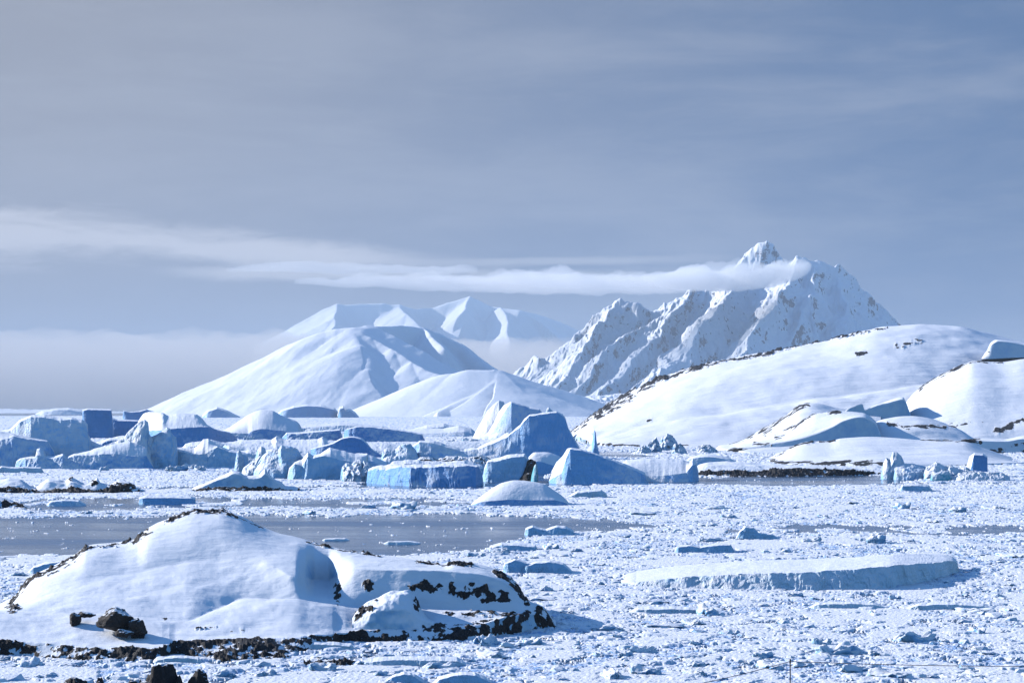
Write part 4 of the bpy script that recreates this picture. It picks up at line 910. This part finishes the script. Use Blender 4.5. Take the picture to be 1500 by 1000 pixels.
# the snowy slope under the camera, below the frame, that carries the fence and the near rocks
def slope():
    xs = np.linspace(-45, 45, 120); ys = np.concatenate([np.linspace(-14, 62, 90), np.linspace(63, 90, 20)])
    X, Y = np.meshgrid(xs, ys)
    Z = 29.1 - 0.140 * Y - 0.10 * np.abs(fbm2(X / 6, Y / 6, 4, 701)) - np.clip(Y - 60, 0, 99) ** 1.3 * 0.55 - np.clip(np.abs(X) - 36, 0, 99) ** 1.5
    Z = np.minimum(Z, 29.1)
    rock = 0.45 + 0.4 * fbm2(X / 5, Y / 5, 4, 705)
    P = np.stack([X, Y, np.maximum(Z, -1)], -1)
    land_obj('hillside', [(P, rock)], M_ISLE)
slope()
def gz(Y): return 29.1 - 0.140 * Y - np.clip(Y - 60, 0, 99) ** 1.3 * 0.55
for lab, px, py, w_, h_, sd in [
    ('pointed dark rock rising at the bottom edge left of centre', 240, 979, 0.46, 0.62, 641), ('dark rock at the bottom edge just left of the upright jagged one', 222, 992, 0.35, 0.35, 643),
    ('upright jagged dark rock at the bottom edge, rightmost of the near rocks', 293, 984, 0.32, 0.62, 653), ('low flat dark rock at the bottom edge, leftmost of the near rocks', 105, 993, 0.45, 0.28, 659),
    ('tiny dark rock tip showing between the leftmost rock and the pointed one', 146, 997, 0.2, 0.2, 661), ('small dark rock between the pointed rock and the upright jagged one', 262, 990, 0.3, 0.4, 673),
    ('low dark rock left of the pointed rock at the bottom edge', 200, 995, 0.35, 0.3, 677)]:
    Y = 58.0; zt = float(Zat(py + 4, Y)); zb = gz(Y) - 0.25; hz = (zt - zb) / 1.75
    boulder(lab, px, Y, zb + hz * 0.85, (w_ * 1.45, w_ * 1.3, hz), sd)

def tube(pts, rad, n=8):
    pts = [Vector(p) for p in pts]; V = []; 
    for i, p in enumerate(pts):
        d = (pts[min(i + 1, len(pts) - 1)] - pts[max(i - 1, 0)]).normalized(); a = d.orthogonal().normalized()
        if i and V: 
            a = (prev - d * prev.dot(d)).normalized()
        prev = a; b = d.cross(a)
        V += [p + rad * (math.cos(2 * math.pi * k / n) * a + math.sin(2 * math.pi * k / n) * b) for k in range(n)]
    fs = [[i * n + k, i * n + (k + 1) % n, (i + 1) * n + (k + 1) % n, (i + 1) * n + k] for i in range(len(pts) - 1) for k in range(n)]
    return [tuple(v) for v in V], fs
Yp = 42.0; xp = float(Xat(1157.5, Yp)); zp = float(Zat(964, Yp)); base_z = float(gz(Yp)) - 0.05
fence = empty('wire_fence', (xp, Yp, base_z), 'thin dark metal stake holding a strung wire at the bottom right', 'fence')
v, f = tube([(0, 0, -0.2), (0, 0, 0.4), (0, 0, zp - base_z)], 0.013, 10); mesh_from('stake', v, f, M_METAL, fence, True)
v, f = tube([(0, 0, zp - base_z - 0.10), (0, 0, zp - base_z - 0.03)], 0.019, 10); mesh_from('wire_clamp', v, f, M_METAL, fence, True)
def wire(px1, py1, Y1, sag):
    x1 = float(Xat(px1, Y1)) - xp; z1 = float(Zat(py1, Y1)) - base_z; z0 = zp - base_z - 0.06
    pts = [(x1 * t, (Y1 - Yp) * t, z0 + (z1 - z0) * t - sag * 4 * t * (1 - t)) for t in np.linspace(0, 1, 24)]
    v, f = tube(pts, 0.0075, 6); mesh_from('wire', v, f, M_METAL, fence, True); return pts[-1]
for e in (wire(1640, 974, 42.5, 0.05), wire(900, 1023, 39.0, 0.06)):
    v, f = tube([(e[0], e[1], -0.6), (e[0], e[1], 0.2), (e[0], e[1], e[2] + 0.05)], 0.013, 10); mesh_from('stake', v, f, M_METAL, fence, True)
# marker pole on the top of the right hill
Y = 2040.0; z = float(Zat(482, Y)); pole = empty('marker_pole', (float(Xat(1318, Y)), Y, z - 1), 'tiny dark marker pole on the summit of the right snow hill', 'pole')
v, f = tube([(0, 0, 0), (0, 0, 3), (0, 0, 6.5)], 0.35, 8); mesh_from('mast', v, f, M_METAL, pole, True)
v, f = tube([(-0.9, 0, 5.0), (0, 0, 5.0), (0.9, 0, 5.0)], 0.22, 8); mesh_from('crossbar', v, f, M_METAL, pole, True)

# ----------------------------------------------------------------- air: haze, low fog, cloud round the peak
def volume(name, dens, colr, aniso=0.0):
    m = bpy.data.materials.new(name); m.use_nodes = True; t = m.node_tree
    for n in list(t.nodes): t.nodes.remove(n)
    o = t.nodes.new('ShaderNodeOutputMaterial'); v = t.nodes.new('ShaderNodeVolumePrincipled')
    v.inputs['Density'].default_value = dens; v.inputs['Color'].default_value = (*colr, 1); v.inputs['Anisotropy'].default_value = aniso
    t.links.new(v.outputs[0], o.inputs['Volume']); return m
def box(name, a, b, mat):
    x0, y0, z0 = a; x1, y1, z1 = b
    V = [(x, y, z) for z in (z0, z1) for y in (y0, y1) for x in (x0, x1)]
    return mesh_from(name, V, [(0, 2, 3, 1), (4, 5, 7, 6), (0, 1, 5, 4), (2, 6, 7, 3), (0, 4, 6, 2), (1, 3, 7, 5)], mat, None, False)
HAZE = 3.2e-5
hz = box('haze', (-61000, -3000, -3), (61000, 61000, 1750), volume('haze_air', HAZE, (0.515, 0.622, 0.745))); tag(hz, kind='stuff')

def cloud(name, rows, Yc, dep, mat, sd, wav=0.5, seg=28):
    """a long bank of cloud: rows are (px, top py, bottom py) at distance Yc"""
    a = np.array(rows, float); px = np.linspace(a[0, 0], a[-1, 0], 420)
    tp = smooth_poly(list(zip(a[:, 0], a[:, 1])), px); bt = smooth_poly(list(zip(a[:, 0], a[:, 2])), px)
    zc = Zat((tp + bt) / 2, Yc); hh = (bt - tp) / 2 * Yc / F; x = Xat(px, Yc)
    th = np.linspace(0, 2 * math.pi, seg, endpoint=False)
    lens = np.sign(np.sin(th)) * np.abs(np.sin(th)) ** 1.2
    u = np.linspace(-1, 1, len(px)); e = np.sqrt(np.clip(1 - np.abs(u) ** 6, 0, 1))
    V = np.zeros((len(px), seg, 3))
    V[..., 0] = x[:, None]; V[..., 1] = Yc + dep * 0.5 * e[:, None] * np.cos(th)[None]; V[..., 2] = zc[:, None] + hh[:, None] * lens[None]
    nz = fbm3(V / 1000.0 * np.array((1, 0.6, 2.0)), 3.6, 5, sd, 0.6); nz = np.where(lens[None] > 0, nz, nz * 0.4); V[..., 2] += hh[:, None] * wav * nz * np.abs(lens)[None]
    n = len(px)
    i = np.arange(n - 1)[:, None] * seg + np.arange(seg)[None]; j = np.arange(n - 1)[:, None] * seg + (np.arange(seg)[None] + 1) % seg
    q = np.stack([i, j, j + seg, i + seg], -1).reshape(-1, 4)
    caps = 0
    V2 = np.concatenate([V.reshape(-1, 3), V[0].mean(0)[None], V[-1].mean(0)[None]])
    o = mesh_from(name, V2, q, mat); return tag(o, kind='stuff')
M_CAP = volume('cap_cloud_vapour', 6.0e-3, (1, 1, 1)); M_CLOUD = volume('cloud_vapour', 2.6e-3, (1, 1, 1)); M_FOG = volume('fog_vapour', 6.0e-4, (0.89, 0.845, 0.80))
for k, (rows, yy, dd) in enumerate([
    ([(330, 392, 398), (430, 386, 400), (520, 383, 400), (600, 386, 400), (700, 390, 400)], 13400, 300),
    ([(430, 410, 416), (560, 402, 422), (680, 402, 428), (820, 400, 432), (930, 398, 432), (1020, 396, 428), (1080, 400, 420)], 12700, 420),
    ([(620, 404, 410), (760, 399, 420), (880, 397, 424), (1000, 394, 428), (1060, 390, 426), (1100, 388, 424)], 12500, 380),
    ([(940, 404, 412), (1020, 396, 428), (1080, 389, 424), (1120, 384, 420), (1150, 379, 414), (1174, 379, 405), (1188, 385, 396)], 12250, 480)]):
    cloud('cloud', rows, yy, dd, M_CAP if k == 3 else M_CLOUD, 801 + 7 * k, 0.8)
cloud('fog_bank', [(-900, 490, 604), (-100, 488, 604), (200, 489, 604), (380, 490, 604), (600, 496, 604), (800, 500, 604), (1000, 505, 604), (1300, 520, 604), (1500, 560, 604)], 19000, 5200, M_FOG, 803, 0.16)

# ----------------------------------------------------------------- light
EXPO = 0.5
EL, AZ = math.radians(23), math.radians(24)                       # sun from the left, a little behind the bergs
Sd = Vector((-math.cos(EL) * math.cos(AZ), math.cos(EL) * math.sin(AZ), math.sin(EL)))
sl = bpy.data.lights.new('sun', 'SUN'); sl.energy = 5.0; sl.angle = math.radians(0.5); sl.color = (1.0, 0.96, 0.93)
so = bpy.data.objects.new('sun', sl); COL.objects.link(so); so.rotation_euler = (-Sd).to_track_quat('-Z', 'Y').to_euler(); so.location = (-50, 20, 120)

W = bpy.data.worlds.new('World'); S.world = W; W.use_nodes = True; t = W.node_tree; nd = t.nodes; lk = t.links
bg = nd['Background']; sky = nd.new('ShaderNodeTexSky'); sky.sky_type = 'NISHITA'; sky.sun_disc = False
sky.sun_elevation = EL; sky.sun_rotation = math.atan2(Sd.x, Sd.y); sky.altitude = 50; sky.air_density = 1.35; sky.dust_density = 0.0; sky.ozone_density = 9.0
BGS = 0.135
bg.inputs['Strength'].default_value = BGS
def wn(ty, **k):
    q = nd.new(ty)
    for a, v in k.items(): setattr(q, a, v)
    return q
def wm(op, a, b=0.0, c=0.0, clamp=False):
    q = wn('ShaderNodeMath', operation=op); q.use_clamp = clamp
    for i, v in enumerate((a, b, c)):
        if hasattr(v, 'links'): lk.new(v, q.inputs[i])
        else: q.inputs[i].default_value = v
    return q.outputs[0]
def wmix(f, a, b):
    q = wn('ShaderNodeMix', data_type='RGBA')
    for i, v in ((0, f), (6, a), (7, b)):
        if hasattr(v, 'links'): lk.new(v, q.inputs[i])
        else: q.inputs[i].default_value = v if i == 0 else (*v, 1)
    return q.outputs[2]
def wss(x, a, b):
    q = wn('ShaderNodeMapRange', interpolation_type='SMOOTHSTEP'); lk.new(x, q.inputs[0]); q.inputs[1].default_value = a; q.inputs[2].default_value = b; return q.outputs[0]
tc = wn('ShaderNodeTexCoord'); sp = wn('ShaderNodeSeparateXYZ'); lk.new(tc.outputs['Generated'], sp.inputs[0])
dx, dy, dz = sp.outputs
az = wm('ARCTAN2', dx, dy); el = wm('ARCSINE', dz)                 # bearing from north and height above the horizon
cv = wn('ShaderNodeCombineXYZ'); lk.new(az, cv.inputs[0]); lk.new(el, cv.inputs[1])
def wnoise(sx, sy, detail, rough, off=0.0, dist=0.0):
    mp = wn('ShaderNodeMapping'); mp.inputs['Scale'].default_value = (sx, sy, 1); mp.inputs['Location'].default_value = (off, off * 0.7, 0); lk.new(cv.outputs[0], mp.inputs[0])
    q = wn('ShaderNodeTexNoise'); q.inputs['Scale'].default_value = 1; q.inputs['Detail'].default_value = detail; q.inputs['Roughness'].default_value = rough; q.inputs['Distortion'].default_value = dist
    lk.new(mp.outputs[0], q.inputs['Vector']); return q.outputs['Fac']
K = 1 / BGS
def C(r, g, b):                                                    # display colour -> radiance before the 0.1 strength
    return tuple(((v / 255 + 0.055) / 1.055) ** 2.4 * K * 0.85 / 2 ** EXPO for v in (r, g, b))
# high veil: grey in the west (left), slate blue towards the east
veil = wmix(wss(az, -0.28, 0.26), C(165, 169, 181), C(82, 115, 161))
big = wnoise(5, 22, 6, 0.55, 3.1, 0.4)
fine = wnoise(16, 75, 8, 0.62, 8.3, 0.8)
veil = wmix(wm('MULTIPLY', wss(fine, 0.40, 0.75), 0.10), veil, C(200, 204, 214))
veil = wmix(wm('MULTIPLY', wss(big, 0.40, 0.68), 0.34), veil, C(186, 192, 206))
low = wmix(wss(el, 0.0, 0.10), C(190, 192, 206), veil) if False else veil
amount = wm('SUBTRACT', 1.0, wm('MULTIPLY', wss(el, 0.20, 0.36), 1.0))
amount = wm('MULTIPLY', amount, wm('SUBTRACT', 1.0, wm('MULTIPLY', wss(wm('ABSOLUTE', az), 0.35, 0.8), 0.9)))
c = wmix(amount, sky.outputs[0], veil)
# long stratus bank, thick in the west, thinning to a streak in the east
n1 = wnoise(9, 60, 8, 0.60, 1.7, 0.9); n2w = wnoise(34, 150, 8, 0.64, 5.2, 1.2)
def bank(c, a0, e0, a1, e1, h0, h1, al, ar, colr, dens):
    tt = wn('ShaderNodeMapRange'); lk.new(az, tt.inputs[0]); tt.inputs[1].default_value = a0; tt.inputs[2].default_value = a1; tt.inputs[3].default_value = 0; tt.inputs[4].default_value = 1
    ce = wm('ADD', e0, wm('MULTIPLY', tt.outputs[0], e1 - e0)); hh = wm('ADD', h0, wm('MULTIPLY', tt.outputs[0], h1 - h0))
    d = wm('DIVIDE', wm('ABSOLUTE', wm('SUBTRACT', el, ce)), hh)
    m = wm('SUBTRACT', 1.05, wm('ADD', d, wm('MULTIPLY', wm('SUBTRACT', wm('ADD', wm('MULTIPLY', n1, 0.7), wm('MULTIPLY', n2w, 0.3)), 0.5), -2.6)))
    m = wm('MULTIPLY', wss(m, 0.0, 1.0), wm('MULTIPLY', wss(az, al - 0.02, al + 0.04), wm('SUBTRACT', 1.0, wss(az, ar - 0.10, ar))))
    return wmix(wm('MULTIPLY', m, dens), c, colr)
def e_(py): return (HOR - py) / F
def a_(px): return (px - 750) / F
c = bank(c, a_(0), e_(350), a_(700), e_(388), 0.018, 0.006, -1.2, a_(760), C(230, 231, 239), 0.9)
c = bank(c, a_(0), e_(395), a_(900), e_(412), 0.004, 0.007, a_(250), a_(1150), C(226, 228, 236), 0.85)
c = bank(c, a_(600), e_(385), a_(1100), e_(380), 0.003, 0.003, a_(620), a_(1150), C(205, 210, 222), 0.6)
lk.new(c, bg.inputs['Color'])

S.view_settings.view_transform = 'Standard'; S.view_settings.look = 'None'; S.view_settings.gamma = 1; S.view_settings.exposure = EXPO
cy = S.cycles
cy.max_bounces = 6; cy.diffuse_bounces = 0; cy.glossy_bounces = 2; cy.transmission_bounces = 2; cy.volume_bounces = 4; cy.transparent_max_bounces = 8
cy.use_denoising = True
